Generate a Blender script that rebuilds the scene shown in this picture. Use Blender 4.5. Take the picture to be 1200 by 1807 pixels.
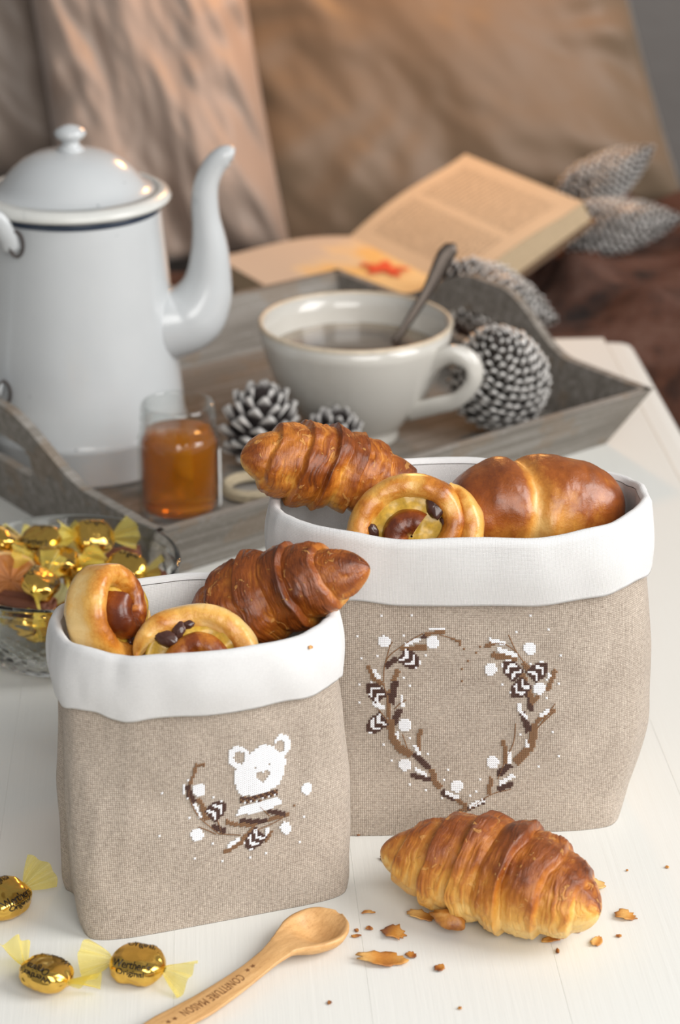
import bpy, math, random
import numpy as np
from mathutils import Vector, Matrix, Euler
from mathutils.bvhtree import BVHTree

for o in list(bpy.data.objects): bpy.data.objects.remove(o)
scene = bpy.context.scene
COL = scene.collection
T0 = 0.45                       # height of the table top above the floor
F, PITCH, CH = 4000.0, math.radians(23.0), 0.60   # focal length in photo pixels, pitch, camera height over table

# ------------------------------------------------------------------ camera
cd = bpy.data.cameras.new('camera'); cam = bpy.data.objects.new('camera', cd); COL.objects.link(cam)
cam.location = (0, 0, T0 + CH); cam.rotation_euler = (math.pi/2 - PITCH, 0, 0)
cd.sensor_fit = 'VERTICAL'; cd.sensor_height = 36.0; cd.lens = F/1807*36.0
cd.clip_start = 0.05; cd.clip_end = 50
cd.dof.use_dof = True; cd.dof.focus_distance = 1.11; cd.dof.aperture_fstop = 8.5
scene.camera = cam
# ------------------------------------------------------------------ world, lights, exposure
w = bpy.data.worlds.new('world'); scene.world = w; w.use_nodes = True
bg = w.node_tree.nodes['Background']; bg.inputs[0].default_value = (0.98, 0.99, 1.0, 1); bg.inputs[1].default_value = 0.30
def area(name, loc, target, size, sizey, power, color):
    l = bpy.data.lights.new(name, 'AREA'); l.shape = 'RECTANGLE'; l.size = size; l.size_y = sizey
    l.energy = power; l.color = color
    o = bpy.data.objects.new(name, l); COL.objects.link(o); o.location = loc
    o.rotation_euler = (Vector(target) - Vector(loc)).to_track_quat('-Z', 'Y').to_euler()
    return o
area('window_light', (1.75, 0.62, T0+1.20), (0, 1.15, T0), 1.1, 1.5, 52, (1.0, 0.98, 0.96))
area('front_fill_light', (0.50, -0.80, T0+1.20), (0, 1.1, T0), 1.4, 1.2, 34, (1.0, 0.98, 0.95))  # added fill lamp, no real window; brightens the faces towards the camera
pl = bpy.data.lights.new('table_lamp_bulb', 'POINT'); pl.energy = 6.5; pl.color = (1.0, 0.45, 0.12); pl.shadow_soft_size = 0.05
po = bpy.data.objects.new('table_lamp_bulb', pl); COL.objects.link(po); po.location = (0.10, 2.20, T0+0.50)
scene.view_settings.view_transform = 'Standard'; scene.view_settings.look = 'None'
scene.view_settings.gamma = 1.0; scene.view_settings.use_curve_mapping = False
scene.view_settings.exposure = -0.13

# ------------------------------------------------------------------ pixel helpers (direction only; depth from ground / known plane)
CAM = np.array([0, 0, T0+CH]); FW = np.array([0, math.cos(PITCH), -math.sin(PITCH)]); UP = np.array([0, math.sin(PITCH), math.cos(PITCH)])
def ray(px, py): return FW + np.array([1., 0, 0])*(px-600)/F - UP*(py-903.5)/F
def gp(px, py, h=0.0):          # point at height h above table top
    d = ray(px, py); return Vector(CAM + d*((T0+h-CAM[2])/d[2]))
def yp(px, py, Y):              # point at world depth Y
    d = ray(px, py); return Vector(CAM + d*(Y/d[1]))

# ------------------------------------------------------------------ noise
def _h(ix, iy, iz, seed):
    n = (ix*374761393 + iy*668265263 + iz*2147483647 + seed*1274126177) & 0xffffffff
    n = ((n ^ (n >> 13))*1274126177) & 0xffffffff
    n = ((n ^ (n >> 16))*2246822519) & 0xffffffff
    return ((n ^ (n >> 15)) & 0xffff)/32767.5 - 1.0
def vnoise(x, y, z, seed=0):
    x, y, z = np.broadcast_arrays(np.asarray(x, float), np.asarray(y, float), np.asarray(z, float))
    fx, fy, fz = np.floor(x), np.floor(y), np.floor(z)
    ix, iy, iz = fx.astype(np.int64), fy.astype(np.int64), fz.astype(np.int64)
    a, b, c = x-fx, y-fy, z-fz
    a = a*a*(3-2*a); b = b*b*(3-2*b); c = c*c*(3-2*c)
    def L(p, q, t): return p + (q-p)*t
    g = lambda i, j, k: _h(ix+i, iy+j, iz+k, seed)
    return L(L(L(g(0,0,0), g(1,0,0), a), L(g(0,1,0), g(1,1,0), a), b), L(L(g(0,0,1), g(1,0,1), a), L(g(0,1,1), g(1,1,1), a), b), c)
def fbm(x, y, z, seed=0, octv=4, gain=0.5):
    s = 0; a = 1.0; f = 1.0
    for k in range(octv):
        s = s + a*vnoise(np.asarray(x)*f, np.asarray(y)*f, np.asarray(z)*f, seed+k*17); a *= gain; f *= 2.03
    return s
def sstep(a, b, x):
    t = np.clip((x-a)/(b-a), 0, 1); return t*t*(3-2*t)

# ------------------------------------------------------------------ objects
def link(o, parent=None):
    COL.objects.link(o)
    if parent is not None: o.parent = parent
    return o
def mesh(name, verts, faces, mat=None, smooth=True, uv=None, attrs=None):
    me = bpy.data.meshes.new(name); me.from_pydata([tuple(map(float, v)) for v in verts], [], faces); me.update()
    if smooth: me.polygons.foreach_set('use_smooth', [True]*len(me.polygons))
    if uv is not None:
        idx = np.empty(len(me.loops), int); me.loops.foreach_get('vertex_index', idx)
        l = me.uv_layers.new(name='UVMap'); l.data.foreach_set('uv', np.asarray(uv, float)[idx].ravel())
    for k, a in (attrs or {}).items():
        at = me.attributes.new(k, 'FLOAT', 'POINT'); at.data.foreach_set('value', np.asarray(a, float).ravel())
    if mat is not None: me.materials.append(mat)
    return me
def obj(name, me, parent=None, loc=(0,0,0), rot=(0,0,0), mat=None):
    o = bpy.data.objects.new(name, me); o.location = loc; o.rotation_euler = rot
    if mat: me.materials.append(mat)
    return link(o, parent)
def tag(o, label, cat, group=None, kind=None):
    if label: o['label'] = label
    if cat: o['category'] = cat
    if group: o['group'] = group
    if kind: o['kind'] = kind
    return o
def thing(name, label, cat, loc=(0,0,0), rot=(0,0,0), group=None):
    e = bpy.data.objects.new(name, None); e.empty_display_size = 0.02; e.location = loc; e.rotation_euler = rot
    link(e); return tag(e, label, cat, group)
def surf(P, cu=False, cv=False, cap0=False, cap1=False):
    """grid surface P[nu,nv,3]; cu/cv closed directions; caps close the first / last v ring"""
    nu, nv = P.shape[:2]; V = P.reshape(-1, 3); fs = []
    for i in range(nu if cu else nu-1):
        i2 = (i+1) % nu
        for j in range(nv if cv else nv-1):
            j2 = (j+1) % nv
            fs.append((i*nv+j, i2*nv+j, i2*nv+j2, i*nv+j2))
    if cap0: fs.append(tuple(i*nv for i in range(nu))[::-1])
    if cap1: fs.append(tuple(i*nv+nv-1 for i in range(nu)))
    return V, fs
def lathe(prof, n=64, closed=False):
    """prof list of (r,z); revolve round z"""
    pr = np.array(prof, float); a = np.linspace(0, 2*math.pi, n, endpoint=False)
    P = np.stack([np.outer(np.cos(a), pr[:,0]), np.outer(np.sin(a), pr[:,0]), np.tile(pr[:,1], (n,1))], -1)
    return surf(P, cu=True, cv=closed)
def spline(pts, n):
    """catmull-rom through points"""
    p = np.array(pts, float); p = np.vstack([2*p[0]-p[1], p, 2*p[-1]-p[-2]]); m = len(p)-3
    t = np.linspace(0, m, n); k = np.minimum(t.astype(int), m-1); u = (t-k)[:,None]
    a, b, c, d = p[k], p[k+1], p[k+2], p[k+3]
    return 0.5*((2*b)+(-a+c)*u+(2*a-5*b+4*c-d)*u*u+(-a+3*b-3*c+d)*u**3)
def tube(pts, rad, n=16, flat=1.0, updir=(0,0,1), caps=True):
    """sweep; rad scalar or array; flat scales the second axis"""
    p = np.array(pts, float); m = len(p); r = np.broadcast_to(np.asarray(rad, float), (m,))
    t = np.gradient(p, axis=0); t /= np.linalg.norm(t, axis=1)[:,None]+1e-12
    upv = np.array(updir, float); a = np.linspace(0, 2*math.pi, n, endpoint=False)
    P = np.zeros((n, m, 3))
    for i in range(m):
        s = np.cross(t[i], upv); s /= np.linalg.norm(s)+1e-9; u = np.cross(s, t[i])
        P[:, i] = p[i] + r[i]*(np.outer(np.cos(a), s) + flat*np.outer(np.sin(a), u))
    return surf(P, cu=True, cap0=caps, cap1=caps)
def join(*parts):
    V = []; Fs = []; n = 0
    for v, f in parts:
        V.append(np.asarray(v, float).reshape(-1,3)); Fs += [tuple(i+n for i in q) for q in f]; n += len(v)
    return np.vstack(V), Fs
def box(x0, x1, y0, y1, z0, z1):
    v = [(x0,y0,z0),(x1,y0,z0),(x1,y1,z0),(x0,y1,z0),(x0,y0,z1),(x1,y0,z1),(x1,y1,z1),(x0,y1,z1)]
    return v, [(0,3,2,1),(4,5,6,7),(0,1,5,4),(1,2,6,5),(2,3,7,6),(3,0,4,7)]
def bevel(o, wd, seg=2):
    m = o.modifiers.new('bevel', 'BEVEL'); m.width = wd; m.segments = seg; m.limit_method = 'ANGLE'; return o

# ------------------------------------------------------------------ materials
class NT:
    def __init__(s, name):
        s.m = bpy.data.materials.new(name); s.m.use_nodes = True; s.t = s.m.node_tree; s.b = s.t.nodes['Principled BSDF']
        s.out = s.t.nodes['Material Output']
    def n(s, typ, **kw):
        nd = s.t.nodes.new(typ)
        for k, v in kw.items():
            if k in nd.inputs.keys(): nd.inputs[k].default_value = v
            else: setattr(nd, k, v)
        return nd
    def l(s, a, b): s.t.links.new(a, b)
    def set(s, **kw):
        for k, v in kw.items(): s.b.inputs[k.replace('_', ' ')].default_value = v
    def coord(s, which='Object', scale=(1,1,1)):
        tc = s.n('ShaderNodeTexCoord'); mp = s.n('ShaderNodeMapping'); mp.inputs['Scale'].default_value = scale
        s.l(tc.outputs[which], mp.inputs[0]); return mp.outputs[0]
    def noise(s, vec, scale, detail=3, rough=0.55, dist=0.0):
        nd = s.n('ShaderNodeTexNoise'); nd.inputs['Scale'].default_value = scale; nd.inputs['Detail'].default_value = detail
        nd.inputs['Roughness'].default_value = rough; nd.inputs['Distortion'].default_value = dist
        if vec is not None: s.l(vec, nd.inputs['Vector'])
        return nd.outputs[0]
    def ramp(s, fac, stops):
        r = s.n('ShaderNodeValToRGB'); e = r.color_ramp.elements
        while len(e) < len(stops): e.new(0.5)
        for k, (p, c) in enumerate(stops): e[k].position = p; e[k].color = (*c, 1)
        s.l(fac, r.inputs[0]); return r.outputs[0]
    def math(s, op, a, b=None, c=None):
        nd = s.n('ShaderNodeMath', operation=op)
        for i, x in enumerate((a, b, c)):
            if x is None: continue
            if isinstance(x, (int, float)): nd.inputs[i].default_value = x
            else: s.l(x, nd.inputs[i])
        return nd.outputs[0]
    def mix(s, fac, a, b, typ='MIX'):
        nd = s.n('ShaderNodeMix', data_type='RGBA', blend_type=typ)
        for i, x in ((0, fac), (6, a), (7, b)):
            if isinstance(x, (int, float)): nd.inputs[i].default_value = x
            elif isinstance(x, tuple): nd.inputs[i].default_value = (*x, 1)
            else: s.l(x, nd.inputs[i])
        return nd.outputs[2]
    def attr(s, name): return s.n('ShaderNodeAttribute', attribute_name=name).outputs['Fac']
    def bump(s, h, strength=0.3, dist=0.001):
        b = s.n('ShaderNodeBump'); b.inputs['Strength'].default_value = strength; b.inputs['Distance'].default_value = dist
        s.l(h, b.inputs['Height']); s.l(b.outputs[0], s.b.inputs['Normal']); return b
    def color(s, c):
        if isinstance(c, tuple): s.b.inputs['Base Color'].default_value = (*c, 1)
        else: s.l(c, s.b.inputs['Base Color'])
def plain(name, c, rough=0.5, metal=0.0, var=0.12, scale=60, **kw):
    n = NT(name); v = n.coord()
    n.color(n.mix(n.noise(v, scale, 4), tuple(x*(1-var) for x in c), tuple(min(1, x*(1+var)) for x in c)))
    n.set(Roughness=rough, Metallic=metal, **kw); return n.m

def m_table():
    n = NT('white_paint'); v = n.coord('Object', (260, 9, 60)); v2 = n.coord('Object')
    a = n.noise(v, 1, 4, 0.6); b = n.noise(v2, 3.5, 3)
    n.color(n.mix(b, (0.715, 0.72, 0.68), (0.77, 0.77, 0.74)))
    n.bump(a, 0.35, 0.0006); n.set(Roughness=0.42, Specular_IOR_Level=0.35); return n.m
def m_linen(name, dark, light, pitch, bumpd=0.0005, contrast=1.0, rough=0.9):
    n = NT(name); tc = n.n('ShaderNodeTexCoord'); sp = n.n('ShaderNodeSeparateXYZ'); n.l(tc.outputs['UV'], sp.inputs[0])
    k = math.pi/pitch
    su = n.math('SINE', n.math('MULTIPLY', sp.outputs[0], k)); sv = n.math('SINE', n.math('MULTIPLY', sp.outputs[1], k))
    over = n.math('MULTIPLY', su, sv)                        # >0: warp on top, <0: weft on top
    def slub(sx, sy, sc):
        mp = n.n('ShaderNodeMapping'); mp.inputs['Scale'].default_value = (sx, sy, 1); n.l(tc.outputs['UV'], mp.inputs[0])
        return n.noise(mp.outputs[0], sc, 3, 0.6)
    s1 = slub(1/pitch*0.9, 380, 1); s2 = slub(380, 1/pitch*0.9, 1)
    sel = n.math('GREATER_THAN', over, 0.0)
    mixn = n.n('ShaderNodeMix', data_type='FLOAT'); n.l(sel, mixn.inputs[0]); n.l(s1, mixn.inputs[2]); n.l(s2, mixn.inputs[3])
    absn = n.math('ABSOLUTE', over); gap = n.math('POWER', absn, 0.5)
    f = n.math('ADD', n.math('MULTIPLY', n.math('SUBTRACT', mixn.outputs[0], 0.5), 1.35*contrast), n.math('MULTIPLY', gap, 0.5))
    big = n.noise(n.coord('Object'), 30, 3)
    f = n.math('ADD', f, n.math('MULTIPLY', n.math('SUBTRACT', big, 0.5), 0.35))
    n.color(n.mix(n.math('ADD', f, 0.20), dark, light)); n.t.nodes[-1].clamp_factor = True
    n.bump(gap, 0.5, bumpd); n.set(Roughness=rough, Specular_IOR_Level=0.15, Sheen_Weight=0.15); return n.m
def m_pastry(name, stops, rough=0.38, coat=0.15, nscale=90, stretch=(1,1,1), flaky=False):
    n = NT(name); v = n.coord('Object'); vs = n.coord('Object', stretch)
    a = n.attr('bake'); nz = n.noise(v, nscale, 5, 0.65, 0.5); nf = n.noise(vs, 210 if flaky else 700, 4, 0.7); nl = n.noise(v, 38, 3, 0.55)
    f = n.math('ADD', a, n.math('MULTIPLY', n.math('SUBTRACT', nz, 0.5), 0.45))
    f = n.math('ADD', f, n.math('MULTIPLY', n.math('SUBTRACT', nf, 0.5), 0.3))
    f = n.math('ADD', f, n.math('MULTIPLY', n.math('SUBTRACT', nl, 0.5), 0.4))
    col = n.ramp(f, stops); h = n.math('ADD', nf, n.math('MULTIPLY', nz, 1.5))
    if flaky:      # loose pale flakes of the top layer
        k = n.noise(v, 150, 3, 0.5, 1.2); k = n.ramp(k, [(0.64, (0, 0, 0)), (0.66, (1, 1, 1))])
        col = n.mix(n.math('MULTIPLY', k, 0.45), col, (0.74, 0.38, 0.10)); h = n.math('ADD', h, k)
    n.color(col); n.bump(h, 0.6, 0.0008 if flaky else 0.0004)
    n.set(Roughness=rough, Coat_Weight=coat, Coat_Roughness=0.2, Subsurface_Weight=0.0); return n.m
def m_wood():
    n = NT('greywashed_wood'); v = n.coord('Object', (7, 160, 160)); v2 = n.coord('Object')
    a = n.noise(v, 1, 5, 0.65, 0.4); b = n.noise(v2, 26, 4, 0.6); c = n.noise(v2, 330, 3)
    col = n.ramp(a, [(0.25, (0.12, 0.105, 0.088)), (0.5, (0.22, 0.20, 0.175)), (0.78, (0.36, 0.34, 0.315))])
    col = n.mix(n.math('MULTIPLY', n.math('GREATER_THAN', b, 0.56), 0.35), col, (0.23, 0.16, 0.10))
    col = n.mix(n.math('MULTIPLY', n.math('GREATER_THAN', c, 0.62), 0.18), col, (0.5, 0.49, 0.47))
    n.color(col); n.bump(a, 0.4, 0.0008); n.set(Roughness=0.75, Specular_IOR_Level=0.2); return n.m
def m_glass(name, c=(1,1,1), rough=0.0, ior=1.28):
    n = NT(name); n.set(Roughness=rough, Transmission_Weight=1.0, IOR=ior); n.color(c); return n.m
def m_thin_glass():
    n = NT('thin_jar_glass'); tr = n.n('ShaderNodeBsdfTransparent'); tr.inputs[0].default_value = (0.96, 0.975, 0.97, 1)
    lw = n.n('ShaderNodeLayerWeight'); lw.inputs[0].default_value = 0.5; fc = n.math('ADD', n.math('MULTIPLY', n.math('POWER', lw.outputs['Facing'], 3.0), 0.7), 0.06); gl = n.n('ShaderNodeBsdfGlossy'); gl.inputs['Roughness'].default_value = 0.03
    mx = n.n('ShaderNodeMixShader'); n.l(fc, mx.inputs[0]); n.l(tr.outputs[0], mx.inputs[1]); n.l(gl.outputs[0], mx.inputs[2]); n.l(mx.outputs[0], n.out.inputs[0]); return n.m
def m_enamel():
    n = NT('white_enamel'); v = n.coord('Object')
    a = n.noise(v, 25, 4); c = n.noise(v, 160, 3, 0.6)
    col = n.mix(a, (0.50, 0.525, 0.54), (0.57, 0.59, 0.60))
    col = n.mix(n.math('GREATER_THAN', c, 0.755), col, (0.05, 0.06, 0.09))
    n.color(col); n.set(Roughness=0.2, Coat_Weight=0.3); return n.m
def m_enamel_rim():
    n = NT('worn_enamel_rim'); v = n.coord('Object'); c = n.noise(v, 95, 5, 0.7)
    col = n.mix(n.noise(v, 40, 3), (0.60, 0.61, 0.58), (0.72, 0.72, 0.69))
    col = n.mix(n.math('GREATER_THAN', c, 0.66), col, (0.33, 0.36, 0.38)); n.color(col); n.set(Roughness=0.25); return n.m
def m_satin(name, a, b, sheen=0.3):
    n = NT(name); v = n.coord('Object'); n.color(n.mix(n.noise(v, 9, 3), a, b))
    n.bump(n.noise(n.coord('Object', (1, 1, 1)), 14, 3), 0.2, 0.01)
    n.set(Roughness=0.5, Sheen_Weight=sheen, Sheen_Roughness=0.4, Specular_IOR_Level=0.4); return n.m
def m_fur():
    n = NT('brown_fur'); v = n.coord('Object'); a = n.noise(v, 26, 4, 0.6); f = n.noise(v, 420, 3, 0.7)
    col = n.ramp(a, [(0.3, (0.018, 0.007, 0.004)), (0.5, (0.115, 0.042, 0.022)), (0.74, (0.20, 0.105, 0.075))])
    n.color(col); n.bump(f, 1.0, 0.006); n.set(Roughness=0.95, Sheen_Weight=0.12, Sheen_Roughness=0.5, Specular_IOR_Level=0.1); return n.m
def m_tip(name, dark, light, metal, rough):
    n = NT(name); a = n.attr('tip'); nz = n.noise(n.coord('Object'), 500, 3)
    f = n.math('ADD', a, n.math('MULTIPLY', n.math('SUBTRACT', nz, 0.5), 0.35))
    n.color(n.mix(f, dark, light)); n.t.nodes[-1].clamp_factor = True
    n.set(Roughness=rough, Metallic=metal); return n.m
def m_wrap():
    n = NT('yellow_cellophane'); n.set(Roughness=0.12, IOR=1.4, Specular_IOR_Level=0.9); n.color((0.98, 0.80, 0.18))
    tr = n.n('ShaderNodeBsdfTransparent'); tr.inputs[0].default_value = (1.0, 0.93, 0.52, 1)
    lw = n.n('ShaderNodeLayerWeight'); lw.inputs[0].default_value = 0.35
    mx = n.n('ShaderNodeMixShader'); fac = n.math('ADD', n.math('MULTIPLY', lw.outputs['Facing'], 0.5), 0.22)
    n.l(fac, mx.inputs[0]); n.l(tr.outputs[0], mx.inputs[1]); n.l(n.b.outputs[0], mx.inputs[2]); n.l(mx.outputs[0], n.out.inputs[0]); return n.m
def m_honey():
    n = NT('honey'); n.color((0.84, 0.30, 0.008)); n.set(Roughness=0.08, Transmission_Weight=0.72, IOR=1.30, Subsurface_Weight=0.0)
    return n.m
def m_bamboo():
    n = NT('bamboo'); v = n.coord('Object', (30, 420, 420)); a = n.noise(v, 1, 4, 0.6); c = n.noise(n.coord('Object', (500, 1500, 1500)), 1, 2)
    col = n.ramp(a, [(0.3, (0.56, 0.30, 0.11)), (0.6, (0.70, 0.41, 0.17)), (0.8, (0.76, 0.48, 0.22))])
    col = n.mix(n.math('MULTIPLY', n.math('GREATER_THAN', c, 0.6), 0.3), col, (0.42, 0.20, 0.06))
    n.color(col); n.set(Roughness=0.45); return n.m
def m_page(name, a, b):
    n = NT(name); tc = n.n('ShaderNodeTexCoord'); sp = n.n('ShaderNodeSeparateXYZ'); n.l(tc.outputs['UV'], sp.inputs[0])
    ln = n.math('SINE', n.math('MULTIPLY', sp.outputs[1], 175.0))
    wv = n.noise(n.coord('UV', (60, 28, 1)), 1, 2)
    ink = n.math('MULTIPLY', n.math('GREATER_THAN', ln, 0.1), n.math('GREATER_THAN', wv, 0.42))
    def inside(o, lo, hi): return n.math('MULTIPLY', n.math('GREATER_THAN', o, lo), n.math('LESS_THAN', o, hi))
    cols = n.math('ADD', inside(sp.outputs[0], 0.10, 0.47), inside(sp.outputs[0], 0.53, 0.90))
    ink = n.math('MULTIPLY', ink, n.math('MULTIPLY', cols, inside(sp.outputs[1], 0.1, 0.9)))
    n.color(n.mix(n.math('MULTIPLY', ink, 0.6), n.mix(n.noise(tc.outputs['UV'], 4, 3), a, b), (0.16, 0.11, 0.07))); n.set(Roughness=0.8); return n.m
def m_print():
    n = NT('printed_picture'); tc = n.n('ShaderNodeTexCoord')
    sp = n.n('ShaderNodeSeparateXYZ'); n.l(tc.outputs['UV'], sp.inputs[0]); a = n.noise(n.coord('UV'), 3.5, 3)
    f = n.math('ADD', n.math('MULTIPLY', a, 0.7), n.math('SUBTRACT', n.math('MULTIPLY', sp.outputs[1], 0.7), n.math('MULTIPLY', sp.outputs[0], 0.45)))
    n.color(n.ramp(f, [(0.28, (0.60, 0.50, 0.40)), (0.42, (0.72, 0.56, 0.36)), (0.55, (0.80, 0.50, 0.17)), (0.8, (0.82, 0.60, 0.30))])); n.set(Roughness=0.6); return n.m

TABLE_M = m_table(); WOOD = m_wood(); ENAMEL = m_enamel(); RIM = m_enamel_rim()
LINEN = m_linen('natural_linen', (0.19, 0.145, 0.11), (0.70, 0.605, 0.51), 0.00098)
COTTON = m_linen('white_linen', (0.58, 0.58, 0.58), (0.83, 0.83, 0.825), 0.0007, 0.00025, 0.5)
CROIS = m_pastry('croissant_crust', [(0.0, (0.86, 0.56, 0.18)), (0.25, (0.74, 0.36, 0.06)), (0.48, (0.50, 0.165, 0.018)), (0.70, (0.27, 0.065, 0.007)), (1.0, (0.09, 0.018, 0.003))], 0.36, 0.10, 110, (6, 1, 1), True)
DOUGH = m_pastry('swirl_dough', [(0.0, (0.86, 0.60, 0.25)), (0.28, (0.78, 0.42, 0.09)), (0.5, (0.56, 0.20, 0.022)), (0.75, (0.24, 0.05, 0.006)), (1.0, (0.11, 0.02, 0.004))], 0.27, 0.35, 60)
BRIO = m_pastry('brioche_crust', [(0.0, (0.78, 0.47, 0.15)), (0.3, (0.60, 0.25, 0.04)), (0.6, (0.32, 0.085, 0.012)), (1.0, (0.13, 0.03, 0.008))], 0.30, 0.25, 70)
CUSTARD = plain('custard', (0.58, 0.35, 0.04), 0.38, 0, 0.5, 500, Coat_Weight=0.15)
RAISIN = plain('raisin', (0.07, 0.026, 0.018), 0.3, 0, 0.5, 300, Coat_Weight=0.4)
GOLD = plain('gold_foil', (0.80, 0.50, 0.11), 0.16, 1.0, 0.2, 200)
WRAP = m_wrap(); INK = plain('black_ink', (0.012, 0.008, 0.005), 0.4); BAMBOO = m_bamboo()
BURN = plain('burnt_lettering', (0.19, 0.07, 0.02), 0.7)
GLASS = m_glass('clear_glass', (0.97, 0.99, 0.985)); HONEY = m_honey()
CERAM = plain('cream_ceramic', (0.55, 0.53, 0.485), 0.16, 0, 0.05, 20, Coat_Weight=0.3)
CERIM = plain('worn_ceramic_rim', (0.56, 0.48, 0.37), 0.3, 0, 0.3, 150)
STEEL = plain('tarnished_steel', (0.075, 0.06, 0.05), 0.35, 0.8, 0.3, 90)
DARKMETAL = plain('rusty_iron', (0.05, 0.035, 0.03), 0.6, 0.4, 0.5, 120)
BLUE = plain('dark_blue_enamel', (0.03, 0.045, 0.075), 0.25)
SILVER = m_tip('silvered_scale', (0.022, 0.017, 0.014), (0.80, 0.78, 0.75), 0.35, 0.33)
FROST = m_tip('frosted_scale', (0.035, 0.025, 0.024), (0.80, 0.78, 0.75), 0.0, 0.7)
CONECORE = plain('cone_core', (0.03, 0.022, 0.018), 0.8)
CINN = plain('cinnamon_bark', (0.17, 0.055, 0.026), 0.65, 0, 0.35, 120)
JUTE = plain('jute_twine', (0.42, 0.35, 0.24), 0.9, 0, 0.3, 400)
ORANGE = plain('dried_orange', (0.36, 0.13, 0.03), 0.5, 0, 0.5, 130)
RIND = plain('dried_rind', (0.55, 0.33, 0.13), 0.6, 0, 0.3, 130)
PAPER = m_page('text_page', (0.70, 0.55, 0.38), (0.74, 0.60, 0.43)); PRINT = m_print()
PAGEEDGE = plain('page_edge', (0.50, 0.38, 0.24), 0.9, 0, 0.3, 400)
COVER = plain('book_cover', (0.16, 0.10, 0.06), 0.6)
REDINK = plain('red_print', (0.75, 0.09, 0.03), 0.6)
LABEL = plain('jar_label_paper', (0.80, 0.80, 0.78), 0.6, 0, 0.05)
TAUPE = m_satin('taupe_satin', (0.34, 0.255, 0.205), (0.42, 0.32, 0.26)); OLIVE = m_satin('olive_brown_satin', (0.165, 0.115, 0.073), (0.205, 0.145, 0.095))
BEIGE = m_satin('beige_satin', (0.27, 0.215, 0.175), (0.31, 0.25, 0.21)); SOFA = m_satin('grey_upholstery', (0.13, 0.115, 0.105), (0.16, 0.142, 0.13), 0.1)
FUR = m_fur()
FLAKE = m_pastry('flake_crust', [(0.0, (0.78, 0.48, 0.16)), (0.4, (0.55, 0.23, 0.04)), (0.75, (0.27, 0.08, 0.015)), (1.0, (0.12, 0.03, 0.01))], 0.4, 0.1, 160)
TH_W = plain('white_thread', (0.86, 0.87, 0.90), 0.7, 0, 0.05); TH_M = plain('mid_brown_thread', (0.235, 0.125, 0.06), 0.7); TH_D = plain('dark_brown_thread', (0.075, 0.032, 0.022), 0.7)

# ================================================================== setting
o = obj('floor', mesh('floor', *box(-4, 4, -2.5, 3.3, -0.02, 0.0), plain('oak_floor', (0.30, 0.22, 0.15), 0.5), False)); o['kind'] = 'structure'
o = obj('wall_back', mesh('wall_back', *box(-4, 4, 3.3, 3.4, 0, 2.6), plain('wall_paint', (0.45, 0.42, 0.39), 0.8), False)); o['kind'] = 'structure'
# ---- sofa
sofa = thing('sofa', 'grey upholstered sofa behind the white table', 'sofa', (0, 2.2, 0))
bevel(obj('seat', mesh('seat', *box(-1.0, 1.0, -0.32, 0.75, 0.12, T0-0.13), SOFA, False), sofa), 0.04, 4)
bk = bevel(obj('backrest', mesh('backrest', *box(-1.0, 1.0, -0.10, 0.12, 0, 0.75), SOFA, False), sofa, (0, 0.60, T0-0.18), (-0.18, 0, 0)), 0.06, 4)
for sx in (-0.92, 0.92):
    for sy in (-0.26, 0.67):
        obj('leg', mesh('leg', *lathe([(0.0, 0), (0.02, 0), (0.03, 0.13), (0.0, 0.13)], 12), WOOD), sofa, (sx, sy, 0))

# ---- table: planks and an edge strip
YAW = math.radians(3.7)
tb = thing('table', 'white painted wooden table with a rounded edge strip', 'table', (0.2735, 1.30, 0), (0, 0, YAW))
# local frame: x = 0 right edge, y along the right edge
pw = 0.088
for k in range(9):
    x1 = -0.0245 - k*pw
    q = obj('plank', mesh('plank', *box(x1-pw+0.00002, x1, -0.55, 0.485, T0-0.028, T0), TABLE_M, False), tb)
    bevel(q, 0.00016, 1)
prof = [(-0.024, -0.028), (-0.024, -0.0012), (-0.0225, -0.0004), (-0.0205, -0.0008), (-0.012, -0.0012), (-0.005, -0.003), (-0.001, -0.007), (0.0, -0.013), (0.0, -0.028)]
V = [(x, y, T0+z) for y in (-0.55, 0.475) for x, z in prof]; npf = len(prof)
Fs = [(i, (i+1) % npf, npf+(i+1) % npf, npf+i) for i in range(npf)] + [tuple(range(npf))[::-1], tuple(range(npf, 2*npf))]
es = obj('edge_strip', mesh('edge_strip', V, Fs, TABLE_M, False), tb); bevel(es, 0.003, 3)
ap = obj('apron', mesh('apron', *join(box(-0.76, -0.04, -0.50, -0.48, T0-0.11, T0-0.0285), box(-0.76, -0.04, 0.42, 0.44, T0-0.11, T0-0.0285), box(-0.76, -0.74, -0.48, 0.42, T0-0.11, T0-0.0285), box(-0.06, -0.04, -0.48, 0.42, T0-0.11, T0-0.0285)), TABLE_M, False), tb)
for sx in (-0.73, -0.07):
    for sy in (-0.47, 0.41):
        q = obj('leg', mesh('leg', *box(-0.025, 0.025, -0.025, 0.025, 0, T0-0.0285), TABLE_M, False), tb, (sx, sy, 0)); bevel(q, 0.004)

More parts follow.
